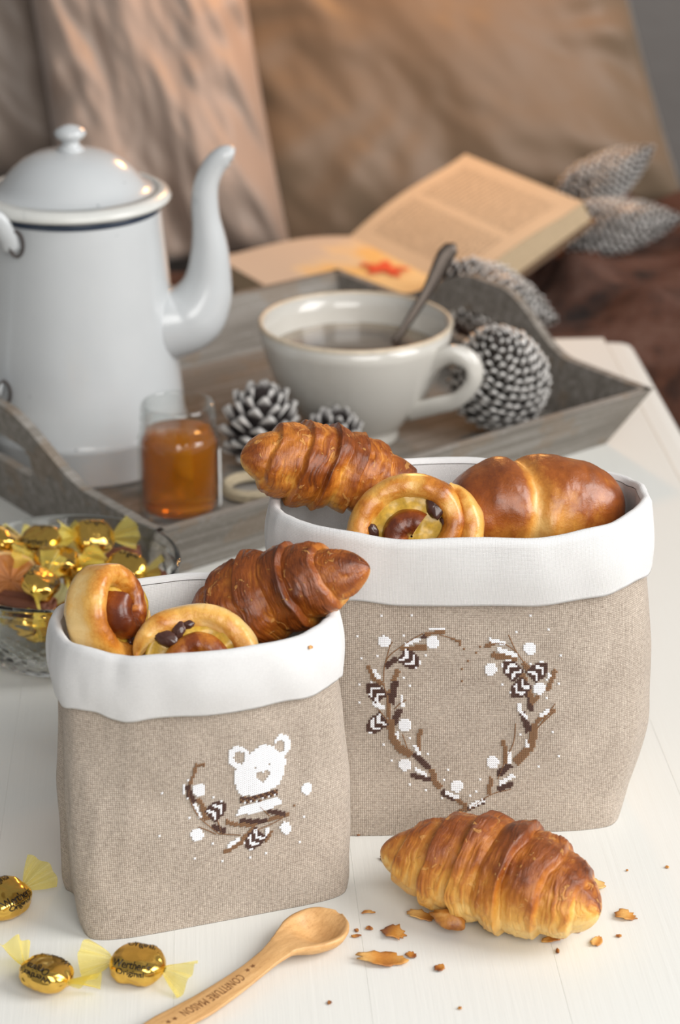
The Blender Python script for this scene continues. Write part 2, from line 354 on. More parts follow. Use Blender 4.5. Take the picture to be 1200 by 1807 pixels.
# ---- fur blanket over the seat, hanging down in front
nx, ny = 150, 120
X = np.linspace(-0.75, 0.85, nx)[:, None]; S = np.linspace(0, 1, ny)[None, :]
flat = 0.40; hang = 0.30; s = S*(flat+hang)
bk_y = 2.10 + 0.14*sstep(0.12, 0.22, X)
Yb = np.where(s < flat, bk_y - s*(bk_y-1.84)/flat, 1.84 - 0.012*np.sin(np.clip((s-flat)/0.05, 0, math.pi/2)))
zb = np.where(s < flat, -0.055 + 0*s, -0.055 - (s-flat))
Xb = X + 0*s; Yb = Yb + 0*X
mask = sstep(0.05, 0.22, Xb)*1.0 + 0.10
fold = fbm(Xb*11, (Yb+zb)*9, 0.3, 5, 3)*0.5 + 0.5
rid = 1 - np.abs(1.5*fbm(Xb*9+3, (Yb+zb*0.6)*11, 1.7, 9, 2))
amp = 0.062*mask*(1-0.85*np.exp(-(((Xb-0.265)/0.10)**2+((Yb-2.13)/0.09)**2)))*(1-0.8*np.exp(-(((Xb-0.135)/0.09)**2+((Yb-1.88)/0.06)**2)))
front = sstep(1.87, 1.83, Yb)
zz = zb + amp*(0.6*fold+0.7*rid*rid)*(1-front) + 0.012
Yf = Yb - front*amp*0.55*(fold*0.5+rid*0.5) + 0.0
P = np.stack([Xb, Yf, T0+zz], -1)
blk = obj('fur_blanket', mesh('fur_blanket', *surf(P), FUR)); sm = blk.modifiers.new('solid', 'SOLIDIFY'); sm.thickness = 0.006; sm.offset = 1
tag(blk, 'brown fur throw draped over the sofa seat and hanging in front', 'blanket')

# ---- cushions
def cushion(name, label, mat, wd, hd, th, loc, lean, roll, seed, amp):
    n = 70; u = np.linspace(-1, 1, n)
    U, Vv = np.meshgrid(u, u, indexing='ij')
    e = 1 - 0.06*(1-np.abs(Vv)**2); f = 1 - 0.06*(1-np.abs(U)**2)
    x = wd/2*U*e; y = hd/2*Vv*f
    t = th*np.clip((1-U**4)*(1-Vv**4), 0, 1)**0.55
    wr = fbm(U*2.2+Vv*1.3, Vv*1.2, 0.5, seed, 4)*amp
    rad = (np.abs(U)**3+np.abs(Vv)**3)
    wr2 = np.sin(np.arctan2(Vv, U)*14+3*vnoise(U*3, Vv*3, 0, seed))*amp*0.5*np.clip(rad, 0, 1)
    front = np.stack([x, y, t*(1+0) + (wr+wr2)*np.clip(t/th*2, 0, 1)], -1)
    back = np.stack([x, y, -t + wr*0.5*np.clip(t/th*2, 0, 1)], -1)
    V1, F1 = surf(front); V2, F2 = surf(back)
    V, Fs = join((V1, F1), (V2, [q[::-1] for q in F2]))
    me = mesh(name, V, Fs, mat)
    import bmesh
    bm = bmesh.new(); bm.from_mesh(me); bmesh.ops.remove_doubles(bm, verts=bm.verts, dist=1e-5); bm.to_mesh(me); bm.free()
    o = obj(name, me); R = Euler((math.pi/2 - lean, 0, 0)).to_matrix() @ Matrix.Rotation(roll, 3, 'Z')
    o.rotation_euler = R.to_euler(); o.location = loc; return tag(o, label, 'cushion')
cushion('cushion', 'large olive brown satin cushion behind the open book', OLIVE, 0.455, 0.47, 0.055, (0.090, 2.375, T0+0.140), 0.42, 0.21, 3, 0.011)
cushion('cushion', 'wrinkled taupe satin cushion behind the coffee pot', TAUPE, 0.225, 0.46, 0.050, (-0.194, 2.27, T0+0.145), 0.30, 0.15, 8, 0.016)
cushion('cushion', 'beige satin cushion mostly hidden behind the taupe cushion', BEIGE, 0.34, 0.42, 0.06, (-0.455, 2.36, T0+0.17), 0.30, 0.22, 12, 0.010)

# ---- open book on the throw
bkr = thing('open_book', 'open old book with yellowed pages propped on the fur throw', 'book', (0, 0, 0))
def slab(name, c, down, mat, top_mat=None, bulge=0.0, uvs=True):
    """c: four world corners (spine-top, outer-top, outer-bottom, spine-bottom); page block below"""
    c = [np.array(v, float) for v in c]; n = 14; a = np.linspace(0, 1, n)
    nrm = np.cross(c[1]-c[0], c[3]-c[0]); nrm /= np.linalg.norm(nrm)
    if nrm[2] < 0: nrm = -nrm
    top = np.zeros((n, n, 3)); uv = np.zeros((n, n, 2))
    for i, s_ in enumerate(a):
        for j, t_ in enumerate(a):
            top[i, j] = (c[0]*(1-s_)+c[1]*s_)*(1-t_) + (c[3]*(1-s_)+c[2]*s_)*t_ + nrm*bulge*math.sin(math.pi*min(1, s_*1.15))*(1-s_*0.4)
            uv[i, j] = (s_, t_)
    return top, uv, nrm
hl = 0.0
S0 = gp(618, 417, hl); L0 = gp(418, 463, hl); S1 = gp(806, 512, hl)
S1 = S0 + (S1-S0).normalized()*0.20; dl = (L0-S0)
dl = dl - (S1-S0).normalized()*dl.dot((S1-S0).normalized()); L0 = S0 + dl.normalized()*0.142; L1 = L0 + (S1-S0)
R0 = S0 - dl.normalized()*0.142*math.cos(math.radians(27)) + Vector((0, 0, 0.142*math.sin(math.radians(27)))); R1 = R0 + (S1-S0)
for nm, A, B, C, D, m in (('left_pages', S0, L0, L1, S1, PRINT), ('right_pages', S0, R0, R1, S1, PAPER)):
    top, uv, nrm = slab(nm, (A, B, C, D), 0.02, m, bulge=0.006)
    bot = np.array([[(np.array(A)*(1-s_)+np.array(B)*s_)*(1-t_)+(np.array(D)*(1-s_)+np.array(C)*s_)*t_ for t_ in np.linspace(0, 1, 14)] for s_ in np.linspace(0, 1, 14)]) - nrm*0.02
    pg = obj('page', mesh('page', *surf(top), m, uv=uv.reshape(-1, 2)), bkr)
    ring = lambda G: np.array(list(G[:, 0])+list(G[-1, 1:])+list(G[-2::-1, -1])+list(G[0, -2:0:-1]))
    sd = np.stack([ring(top)-nrm*0.0003, ring(bot)], 1)
    obj('page_block', mesh('page_block', *surf(sd, cu=True, cap1=True), PAGEEDGE, False), bkr)
    cv = [np.array(q) - nrm*0.0205 for q in (A, B, C, D)]; cc = sum(cv)/4
    cv = [cc + (q-cc)*1.05 for q in cv]; vv = cv + [q - nrm*0.003 for q in cv]
    obj('cover', mesh('cover', vv, [(0,1,2,3), (4,7,6,5), (0,4,5,1), (1,5,6,2), (2,6,7,3), (3,7,4,0)], COVER, False), bkr)
    if nm == 'left_pages':
        rng = random.Random(4); c0 = top[3, 8]; ex = (top[4, 8]-top[3, 8]); ey = (top[3, 9]-top[3, 8])
        v = [c0 + nrm*0.0022]; 
        for k in range(24):
            a = k/24*2*math.pi; r_ = 1.9*(0.75+0.35*math.sin(5*a)+0.1*rng.random()); v.append(c0+ex*r_*math.cos(a)+ey*r_*0.8*math.sin(a)+nrm*0.0022)
        fl = obj('red_flower_print', mesh('red_flower_print', v, [(0, k+1, (k+1) % 24+1) for k in range(24)], REDINK, False), pg)
    else:
        # a second picture block on the text page keeps the page's double column look
        pass

# ================================================================== tray
UX = np.array([0.7926, 0.6098]); TA = math.atan2(UX[1], UX[0])
tr_c = (0.0, 0.0)
u0, u1, v0, v1 = 0.0, 0.423, 0.0, 0.370         # top outline in tray frame (u along long side, v away from camera)
ORG = np.array([-0.1115, 1.2625])
tray = thing('serving_tray', 'grey washed wooden tray with flared sides and curved handle ends', 'tray', (ORG[0], ORG[1], T0), (0, 0, TA))
def tw(u, v, z): c, s_ = math.cos(TA), math.sin(TA); return Vector((ORG[0]+c*u-s_*v, ORG[1]+s_*u+c*v, T0+z))
IN_U, IN_V, TH, THK = 0.011, 0.034, 0.050, 0.007
obj('tray_base', mesh('tray_base', *box(u0+IN_U+0.001, u1-IN_U-0.001, v0+IN_V+0.001, v1-IN_V-0.001, 0.001, 0.010), WOOD, False), tray)
def long_side(v_bot, v_top, ins):
    # outer face leans from v_bot (z=0) to v_top (z=TH); inner offset by ins
    pts = []
    for (vb, vt) in ((v_bot, v_top), (v_bot+ins, v_top+ins)):
        pts += [(u0+IN_U, vb, 0), (u1-IN_U, vb, 0), (u1, vt, TH), (u0, vt, TH)]
    return pts, [(0,1,2,3), (7,6,5,4), (0,4,5,1), (1,5,6,2), (2,6,7,3), (3,7,4,0)]
bevel(obj('long_side', mesh('long_side', *long_side(v0+IN_V, v0, THK), WOOD, False), tray), 0.0012)
bevel(obj('long_side', mesh('long_side', *long_side(v1-IN_V, v1, -THK), WOOD, False), tray), 0.0012)
def end_side(ub, ut, ins):
    """handle end: curved top, slot cut out; lattice in (v,z) with hole left open"""
    nv_, nz_ = 97, 34
    def topz(t): # t in -1..1
        a = abs(t)*(v1-v0)/2; return TH + 0.034*(1-float(sstep(0.015, 0.105, a))) 
    hole = lambda v, z: ((v-(v0+v1)/2)/0.032)**4 + ((z-0.047)/0.0110)**4 < 1
    G = np.zeros((2, nv_, nz_, 3)); keep = np.zeros((nv_, nz_), bool)
    for i in range(nv_):
        t = -1+2*i/(nv_-1)
        for j in range(nz_):
            zt = topz(t); z = zt*j/(nz_-1); fz = min(1.0, z/TH)
            vb = (v0+v1)/2 + t*((v1-v0)/2 - IN_V*(1-fz) - 0.0005); uu = ub + (ut-ub)*z/TH
            keep[i, j] = not hole(vb, z); G[0, i, j] = (uu, vb, z); G[1, i, j] = (uu+ins, vb, z)
    V = G.reshape(-1, 3); idx = lambda k, i, j: (k*nv_+i)*nz_+j
    cell = lambda i, j: 0 <= i < nv_-1 and 0 <= j < nz_-1 and keep[i, j] and keep[i+1, j] and keep[i, j+1] and keep[i+1, j+1]
    Fs = []
    for i in range(nv_-1):
        for j in range(nz_-1):
            if not cell(i, j): continue
            Fs.append((idx(0,i,j), idx(0,i+1,j), idx(0,i+1,j+1), idx(0,i,j+1))); Fs.append((idx(1,i,j), idx(1,i,j+1), idx(1,i+1,j+1), idx(1,i+1,j)))
            for (di, dj, a, b) in ((-1,0,(i,j),(i,j+1)), (1,0,(i+1,j),(i+1,j+1)), (0,-1,(i,j),(i+1,j)), (0,1,(i,j+1),(i+1,j+1))):
                if not cell(i+di, j+dj): Fs.append((idx(0,*a), idx(0,*b), idx(1,*b), idx(1,*a)))
    used = sorted({i for f in Fs for i in f}); mp = {k: n for n, k in enumerate(used)}
    return V[used], [tuple(mp[i] for i in f) for f in Fs]
obj('handle_end', mesh('handle_end', *end_side(u1-IN_U, u1, -THK), WOOD, False), tray)
obj('handle_end', mesh('handle_end', *end_side(u0+IN_U, u0, THK), WOOD, False), tray)
TF = 0.0102   # tray floor above table

# ================================================================== coffee pot
pot = thing('coffee_pot', 'white enamel coffee pot with domed lid and curved spout on the tray', 'coffee pot', (-0.1810, 1.498, T0+TF), (0, 0, 0)); PS = np.array([1.008, 1.008, 0.975])
bp = [(0.0, 0.0), (0.068, 0.0), (0.0715, 0.0015), (0.072, 0.004), (0.0715, 0.024), (0.0725, 0.026), (0.0728, 0.0285), (0.0720, 0.031), (0.0712, 0.033)]
for k in range(1, 13): t = k/12; bp.append((0.0712-0.0122*t, 0.033+0.153*t))
bp += [(0.0585, 0.188), (0.057, 0.188), (0.057, 0.17), (0.066, 0.034), (0.066, 0.006), (0.0, 0.006)]
obj('body', mesh('body', lathe(bp, 96)[0]*PS, lathe(bp, 96)[1], ENAMEL), pot)
def pl_(name, prof, mat, par, n=96, closed=False):
    v, f = lathe(prof, n, closed); return obj(name, mesh(name, v*PS, f, mat), par)
pl_('rim_band', [(0.0592, 0.183), (0.0604, 0.1845), (0.0604, 0.1885), (0.0585, 0.1892), (0.0578, 0.1885)], BLUE, pot)
lid = pl_('lid', [(0.0, 0.189), (0.061, 0.1888), (0.0635, 0.190), (0.0645, 0.1925), (0.0632, 0.1945), (0.058, 0.1958), (0.0525, 0.1978), (0.0485, 0.2005), (0.0455, 0.2045), (0.0405, 0.2105), (0.0335, 0.2165), (0.025, 0.221), (0.015, 0.2236), (0.008, 0.2243), (0.0, 0.2245)], ENAMEL, pot)
pl_('lid_rim', [(0.0652, 0.1895), (0.0662, 0.1915), (0.0650, 0.1940), (0.0615, 0.1962), (0.0560, 0.1972), (0.0560, 0.1962), (0.0615, 0.1895)], RIM, lid, 96, True)
pl_('knob', [(0.0, 0.2235), (0.0105, 0.2235), (0.0080, 0.226), (0.0058, 0.2285), (0.0062, 0.231), (0.0098, 0.2335), (0.0108, 0.236), (0.0092, 0.2385), (0.0055, 0.2405), (0.003, 0.2415), (0.0, 0.2417)], ENAMEL, lid, 40)
def potpx(px, py, dy=-0.002): p = yp(px, py, 1.498+dy); return np.array(p - pot.location)
sp = spline([potpx(285, 570), potpx(335, 556), potpx(364, 510), potpx(370, 440), potpx(362, 370), potpx(364, 325), potpx(380, 290), potpx(400, 274), potpx(412, 277)], 46)
rr = np.interp(np.linspace(0, 1, 46), [0, 0.16, 0.3, 0.46, 0.66, 0.84, 0.95, 1.0], [0.0270, 0.0235, 0.0155, 0.0098, 0.0082, 0.0074, 0.0062, 0.0035])
obj('spout', mesh('spout', *tube(sp, rr, 28, 1.0, (0, -1, 0)), ENAMEL), pot)
hd = spline([potpx(22, 440, -0.055), potpx(12, 415, -0.058), potpx(-12, 385, -0.060), potpx(-60, 400, -0.062), potpx(-88, 480, -0.06), potpx(-80, 600, -0.055), potpx(-40, 672, -0.052), potpx(4, 686, -0.056)], 50)
obj('handle', mesh('handle', *tube(hd, 0.0062, 16, 0.6, (0, -1, 0)), ENAMEL), pot)
for (px, py) in ((30, 428), (8, 690)):
    c = potpx(px, py, -0.0545); a = np.linspace(0, 2*math.pi, 25)[:-1]
    ringp = np.stack([c[0]+0.0045*np.cos(a), c[1]+0*a-0.004, c[2]+0.0085*np.sin(a)], -1); ringp = np.vstack([ringp, ringp[:1]])
    obj('handle_ring', mesh('handle_ring', *tube(ringp, 0.0011, 8, 1, (0, 1, 0), False), DARKMETAL), pot)

# ================================================================== honey jar
jl = yp(318, 880, 1.392); jar = thing('honey_jar', 'open glass jar of amber honey on the tray', 'jar', (jl.x, 1.392, T0+TF))
og = [(0.0, 0.0), (0.0245, 0.0), (0.0268, 0.0018), (0.0272, 0.005), (0.0272, 0.049), (0.0268, 0.053), (0.0252, 0.0562), (0.0247, 0.058), (0.0252, 0.0592), (0.0252, 0.0605), (0.0245, 0.062), (0.0246, 0.0655), (0.0252, 0.067), (0.0246, 0.0684), (0.0243, 0.0745), (0.0236, 0.0765), (0.0226, 0.077), (0.0220, 0.0755), (0.0220, 0.058), (0.0245, 0.0525), (0.0252, 0.049), (0.0252, 0.006), (0.0235, 0.0035), (0.0, 0.0035)]
obj('glass', mesh('glass', *lathe(og, 72), m_thin_glass()), jar)
obj('honey', mesh('honey', *lathe([(0.0, 0.0038), (0.0232, 0.0038), (0.0249, 0.0062), (0.0249, 0.049), (0.0242, 0.0524), (0.0220, 0.0570), (0.0, 0.0566)], 64), HONEY), jar)
a = np.linspace(math.radians(-14), math.radians(86), 24); z = np.linspace(0.006, 0.046, 5)
P = np.array([[(0.0274*math.cos(t), 0.0274*math.sin(t), q) for q in z] for t in a]); P2 = P*np.array([0.9935, 0.9935, 1])
obj('label', mesh('label', *surf(P), LABEL), jar)

# ================================================================== cup, coffee, teaspoon
cl = yp(627, 700, 1.53); CX = cl.x
cup = thing('coffee_cup', 'wide cream ceramic cup of coffee on the tray', 'cup', (CX, 1.53, T0+TF))
cp = [(0.0, 0.003), (0.025, 0.003), (0.027, 0.0), (0.0305, 0.0), (0.0318, 0.002), (0.0312, 0.006), (0.0315, 0.009), (0.036, 0.0135), (0.0445, 0.023), (0.0525, 0.035), (0.0590, 0.048), (0.0640, 0.062), (0.0675, 0.076), (0.0690, 0.0865)]
ci = [(0.0655, 0.0865), (0.0640, 0.076), (0.0605, 0.062), (0.0555, 0.048), (0.049, 0.035), (0.041, 0.023), (0.030, 0.014), (0.0, 0.011)]
obj('body', mesh('body', *lathe(cp+ci, 96), CERAM), cup)
obj('rim', mesh('rim', *lathe([(0.0691, 0.0858), (0.0690, 0.0872), (0.0681, 0.0883), (0.0665, 0.0883), (0.0656, 0.0872), (0.0656, 0.0858)], 96), CERIM), cup)
def cpx(px, py, dy=0): return np.array(yp(px, py, 1.53+dy) - cup.location)
hp = spline([cpx(742, 664, -0.030), cpx(765, 640, -0.034), cpx(800, 626, -0.038), cpx(832, 640, -0.040), cpx(836, 672, -0.040), cpx(810, 704, -0.038), cpx(770, 716, -0.034), cpx(716, 728, -0.026)], 44)
obj('handle', mesh('handle', *tube(hp, np.interp(np.linspace(0, 1, 44), [0, 0.2, 0.7, 1], [0.0095, 0.0075, 0.0065, 0.0075]), 18, 0.6, (0.5, -0.85, 0)), CERAM), cup)
def m_coffee():
    n = NT('coffee'); v = n.coord('Object'); g = n.n('ShaderNodeTexGradient', gradient_type='SPHERICAL'); n.l(n.coord('Object', (1/0.062, 1/0.062, 0)), g.inputs[0])
    f = n.math('ADD', g.outputs[1], n.math('MULTIPLY', n.math('SUBTRACT', n.noise(v, 60, 4), 0.5), 0.35))
    n.color(n.ramp(f, [(0.10, (0.42, 0.33, 0.22)), (0.3, (0.20, 0.13, 0.08)), (0.45, (0.035, 0.018, 0.012)), (0.6, (0.10, 0.075, 0.055))])); n.set(Roughness=0.08); return n.m
cz = 0.0665
cof = tag(obj('coffee', mesh('coffee', *lathe([(0.0, cz-0.0025), (0.058, cz-0.0025), (0.0608, cz-0.0005), (0.0600, cz), (0.0, cz)], 64), m_coffee())), 'black coffee with pale foam at the edge in the cup', 'coffee')
cof.location = cup.location
sA = yp(660, 650, 1.545); sB = yp(700, 598, 1.55); sC = yp(750, 520, 1.563); sD = yp(782, 458, 1.575); sE = yp(803, 430, 1.58)
spn = spline([sA, sB, sC, sD, sE], 40); bx0 = np.array(sA)
wr = np.interp(np.linspace(0, 1, 40), [0, 0.3, 0.55, 0.8, 0.93, 1.0], [0.0032, 0.0026, 0.0042, 0.0065, 0.0055, 0.0008])
ts = thing('teaspoon', 'tarnished metal teaspoon standing in the coffee cup', 'teaspoon', sA)
obj('handle', mesh('handle', *tube(spn-bx0, wr, 16, 0.28, (0.15, -0.9, 0.4)), STEEL), ts)
bl = lathe([(0.0, -0.004), (0.006, -0.003), (0.0105, 0.0), (0.0100, 0.0004), (0.006, -0.002), (0.0, -0.003)], 24)
obj('bowl', mesh('bowl', np.array(bl[0])*np.array([1.55, 1, 1]), bl[1], STEEL), ts, tuple(Vector((-0.012, 0, -0.009))), (0, -0.9, 0))

# ================================================================== cones
def scale_mesh(name, mat, tipw):
    # one woody scale: x outward along length 0..1, y width, z thickness
    nx_, ny_ = 7, 7; top = np.zeros((nx_, ny_, 3)); bot = np.zeros((nx_, ny_, 3)); tip = np.zeros((nx_, ny_))
    for i in range(nx_):
        s_ = i/(nx_-1)
        wv = 0.5*(0.55+0.45*math.sin(math.pi*min(1, s_*0.9+0.15)))*(1 if s_ < 0.85 else 0.78)
        for j in range(ny_):
            t = -1+2*j/(ny_-1)
            th = 0.10+0.10*s_*s_
            top[i, j] = (s_-0.12*t*t*s_, wv*t, th*(1-t*t*0.75)+0.10*s_*s_); bot[i, j] = (s_-0.12*t*t*s_, wv*t, -0.08*(1-t*t)-0.02)
            tip[i, j] = float(sstep(tipw, tipw+0.35, s_))
    V1, F1 = surf(top); V2, F2 = surf(bot); V, Fs = join((V1, F1), (V2, [q[::-1] for q in F2]))
    n1 = nx_*ny_; rg = [(i*ny_) for i in range(nx_)] + [(nx_-1)*ny_+j for j in range(1, ny_)] + [i*ny_+ny_-1 for i in range(nx_-2, -1, -1)] + [j for j in range(ny_-2, 0, -1)]
    for k in range(len(rg)): a_, b_ = rg[k], rg[(k+1) % len(rg)]; Fs.append((a_, a_+n1, b_+n1, b_))
    at = np.concatenate([tip.ravel(), tip.ravel()*0.35])
    return mesh(name, V, Fs, mat, True, None, {'tip': at})
SC_CLOSED = scale_mesh('closed_cone_scale', SILVER, 0.66); SC_OPEN = scale_mesh('open_cone_scale', FROST, 0.62)
def cone(name, label, group, base, axis, L, R, N, sme, lift, sl, sw, stt, prof, rng):
    root = thing(name, label, 'pine cone', base, group=group)
    q = Vector((0, 0, 1)).rotation_difference(Vector(axis).normalized()); root.rotation_euler = q.to_euler()
    zs = np.linspace(0, 1, 24); core = [(max(0.0, R*0.86*prof(float(t))), L*float(t)) for t in zs]
    core = [(0, 0)] + core + [(0, L)]
    obj('core', mesh('core', *lathe(core, 24), CONECORE), root)
    # area-even placement along the length
    tt = np.linspace(0.0, 1, 400); rd = np.array([max(0.06, prof(float(t))) for t in tt]); cum = np.cumsum(rd); cum /= cum[-1]
    for k in range(N):
        t = float(np.interp((k+0.5)/N, cum, tt)); ang = k*2.39996323 + rng.uniform(-0.05, 0.05)
        r_ = R*0.80*prof(t); dpr = (prof(min(1, t+0.02))-prof(max(0, t-0.02)))/0.04*R/L
        er = Vector((math.cos(ang), math.sin(ang), 0)); ez = Vector((0, 0, 1))
        tang = (ez + er*dpr).normalized(); nor = (er - ez*dpr).normalized()
        a_ = lift*(1-0.5*t) + rng.uniform(-0.08, 0.08); dx = (tang*math.cos(a_) + nor*math.sin(a_)).normalized(); dz = (nor*math.cos(a_) - tang*math.sin(a_)).normalized(); dy = dz.cross(dx)
        k_ = 0.45+0.55*prof(t)
        sx, sy, sz = sl*k_*rng.uniform(0.9, 1.1), sw*k_, stt*k_
        M = Matrix(((dx.x*sx, dy.x*sy, dz.x*sz, 0), (dx.y*sx, dy.y*sy, dz.y*sz, 0), (dx.z*sx, dy.z*sy, dz.z*sz, 0), (0, 0, 0, 1)))
        M.translation = er*r_ + ez*(L*t) - tang*sx*0.35
        o = bpy.data.objects.new('scale', sme); link(o, root); o.matrix_basis = M
    return root
egg = lambda t: max(0.0, math.sin(math.pi*min(1, (t*0.93+0.07))**0.78))**0.75
rng = random.Random(2)
def big_cone(label, center, axis, L, R, N=270, group='silvered fir cones'):
    ax = Vector(axis).normalized(); return cone('fir_cone', label, group, Vector(center) - ax*L*0.45, ax, L, R, N, SC_CLOSED, 0.42, 0.0135, 0.0120, 0.009, egg, rng)
big_cone('silvered fir cone lying on the tray beside the cup', gp(880, 660, 0.056), (-0.10, -0.45, 0.72), 0.083, 0.0375, 290)
big_cone('silvered fir cone lying behind the handle end of the tray', yp(868, 528, 1.868), (0.9, -0.16, -0.25), 0.105, 0.031, 270)
big_cone('silvered fir cone on the fur throw, its blunt end against the corner of the book', yp(1085, 398, 2.10), (1.0, 0.0, 0.12), 0.115, 0.027, 270)
big_cone('silvered fir cone leaning against the olive cushion, pointing up', yp(1062, 318, 2.175), (0.8, 0.10, 0.52), 0.105, 0.026, 270)
openp = lambda t: max(0.0, math.sin(math.pi*(0.12+0.83*t)))**0.8
def small_cone(label, base, axis, L, R, N):
    return cone('pine_cone', label, 'frosted open pine cones', base, axis, L, R*0.45, N, SC_OPEN, 0.95, R*0.95, R*0.62, R*0.42, openp, rng)
small_cone('frosted open pine cone on the tray next to the honey jar', gp(452, 795, 0.020), (0.12, -0.25, 0.95), 0.046, 0.026, 62)
small_cone('small frosted open pine cone in front of the coffee cup', gp(575, 800, 0.021), (0.25, -0.35, 0.8), 0.034, 0.020, 50)
# twine ring
tc_ = gp(447, 862, 0.014); a = np.linspace(0, 2*math.pi*4, 150)
coil = np.stack([(0.0185+0.0018*np.sin(a*0.37+1))*np.cos(a), (0.0185+0.0018*np.sin(a*0.37+1))*np.sin(a), 0.0018+0.0016*a/(2*math.pi)], -1)
o = tag(obj('twine_coil', mesh('twine_coil', *tube(coil, 0.0017, 8), JUTE), None, (tc_.x, tc_.y, T0+TF)), 'small coil of jute twine on the tray by the honey jar', 'twine')

# ================================================================== fabric baskets
def se(phi, a, b, n):
    c, s_ = np.cos(phi), np.sin(phi)
    return a*np.sign(c)*np.abs(c)**(2/n), b*np.sign(s_)*np.abs(s_)**(2/n)
def basket(name, label, loc, yaw, H, aw, bd, nexp, cuff_h, seed, rim_wave, pinch, twist=0.0, lean=0.0):
    """aw, bd, nexp: callables of t=z/H -> half width, half depth, squareness"""
    root = thing(name, label, 'basket', loc, (0, 0, yaw))
    NP, NZ = 261, 90
    phi = np.linspace(math.pi/2, math.pi/2+2*math.pi, NP)          # duplicated seam at the back
    def shell(t, off):
        t = np.asarray(t, float); PH, TT = np.meshgrid(phi, t, indexing='ij')
        A = aw(TT)+off; B = bd(TT)+off; N = nexp(TT)
        x, y = se(PH, A, B, N)
        wr = fbm(np.cos(PH)*2.1, np.sin(PH)*2.1, TT*2.2, seed, 3)*0.0022*np.clip(TT*3, 0.15, 1)
        k = 1 + wr/np.maximum(1e-4, np.hypot(x, y))*1.0
        sm_ = np.exp(-((np.abs(np.cos(PH))-1)/0.0045)**2)              # side seams
        k = k - pinch*sm_*np.clip(1.25-TT, 0, 1)
        wave = rim_wave*fbm(np.cos(PH)*1.6, np.sin(PH)*1.6, 7.0, seed+3, 2)*sstep(0.5, 1, TT)
        x, y = x*k, y*k; ta = twist*(1-TT); ct, st_ = np.cos(ta), np.sin(ta)
        return np.stack([x*ct-y*st_, x*st_+y*ct+lean*TT**2, H*TT+wave], -1)
    t = np.concatenate([np.linspace(0.0, 0.06, 14), np.linspace(0.06, 1, NZ-14)[1:]])
    P = shell(t, 0.0)
    # rounded lower edge
    r_ = 0.006/H
    PH = phi
    def arc(Q):   # arc length from the front centre, ring by ring, so that threads stay upright
        dd = np.concatenate([np.zeros((1, Q.shape[1])), np.cumsum(np.linalg.norm(np.diff(Q, axis=0), axis=2), 0)]); return dd - dd[NP//2]
    uv = np.stack([arc(P), np.repeat((t*H)[None], NP, 0)], -1)
    # bottom: rings going in
    ins = [P]; uvs = [uv]
    botr = []; 
    for f in (0.985, 0.94, 0.6, 0.02):
        c = P[:, 0].copy(); c[:, :2] *= f; c[:, 2] = 0.0003 if f < 0.98 else 0.0; botr.append(c)
    Pb = np.stack(botr[::-1] , 1); full = np.concatenate([Pb, P], 1); uvb = np.repeat(uv[:, :1], 4, 1).copy(); uvb[..., 1] -= np.array([0.04, 0.03, 0.004, 0.001])[None]
    uvf = np.concatenate([uvb, uv], 1)
    me = mesh('body', *surf(full[:, :]), LINEN, uv=uvf.reshape(-1, 2)); body = obj('body', me, root)
    # cuff: from lower edge (outside) up over the rim
    tc0 = 1-cuff_h/H
    tcu = np.linspace(tc0, 1.0, 26)
    q = (tcu-tc0)/(1-tc0)
    bul = 0.0030 + 0.0016*np.sin(math.pi*q) 
    C = np.stack([shell([tv], b_)[:, 0] for tv, b_ in zip(tcu, bul)], 1)
    low = 0.0022*fbm(np.cos(phi)*2.5, np.sin(phi)*2.5, 3.0, seed+9, 2)
    C[:, :, 2] += low[:, None]*(1-q)[None]
    Cin = shell([tc0], 0.0012)[:, 0].copy(); Cin[:, 2] = C[:, 0, 2]+0.0005
    top = []
    for (off, dz) in ((0.0018, 0.0022), (0.0, 0.0030), (-0.0015, 0.0024), (-0.0026, 0.0004)):
        c = shell([1.0], off)[:, 0]; c[:, 2] += dz; top.append(c)
    full = np.concatenate([Cin[:, None], C, np.stack(top, 1)], 1)
    L = np.concatenate([[0], np.cumsum(np.linalg.norm(np.diff(full[NP//2], axis=0), axis=1))])
    uv = np.stack([arc(full), np.repeat(L[None], NP, 0)], -1)
    obj('cuff', mesh('cuff', *surf(full), COTTON, uv=uv.reshape(-1, 2)), root)
    tl = np.linspace(1.0, 0.03, 40); Ln = shell(tl, -0.0026); cen = Ln[:, -1:].copy(); cen[..., :2] *= 0.02; Ln = np.concatenate([Ln, cen], 1)
    uv = np.stack([arc(Ln), np.repeat(np.append(tl*H, -0.02)[None], NP, 0)], -1)
    obj('lining', mesh('lining', *surf(Ln), COTTON, uv=uv.reshape(-1, 2)), root)
    M = Matrix.Translation(loc) @ Matrix.Rotation(yaw, 4, 'Z')
    wv = [M @ v.co for v in me.vertices]; bvh = BVHTree.FromPolygons(wv, [tuple(p.vertices) for p in me.polygons])
    return root, body, bvh, M
def ip(xs, ys): return lambda t: np.interp(t, xs, ys)
def smooth_ip(xs, ys):
    g = np.linspace(0, 1, 201); y = np.interp(g, xs, ys); k = np.hanning(31); k /= k.sum()
    ysm = np.convolve(np.pad(y, 15, mode='edge'), k, 'valid'); wgt = sstep(0, 0.06, g); ysm = y*(1-wgt)+ysm*wgt
    return lambda t: np.interp(t, g, ysm)
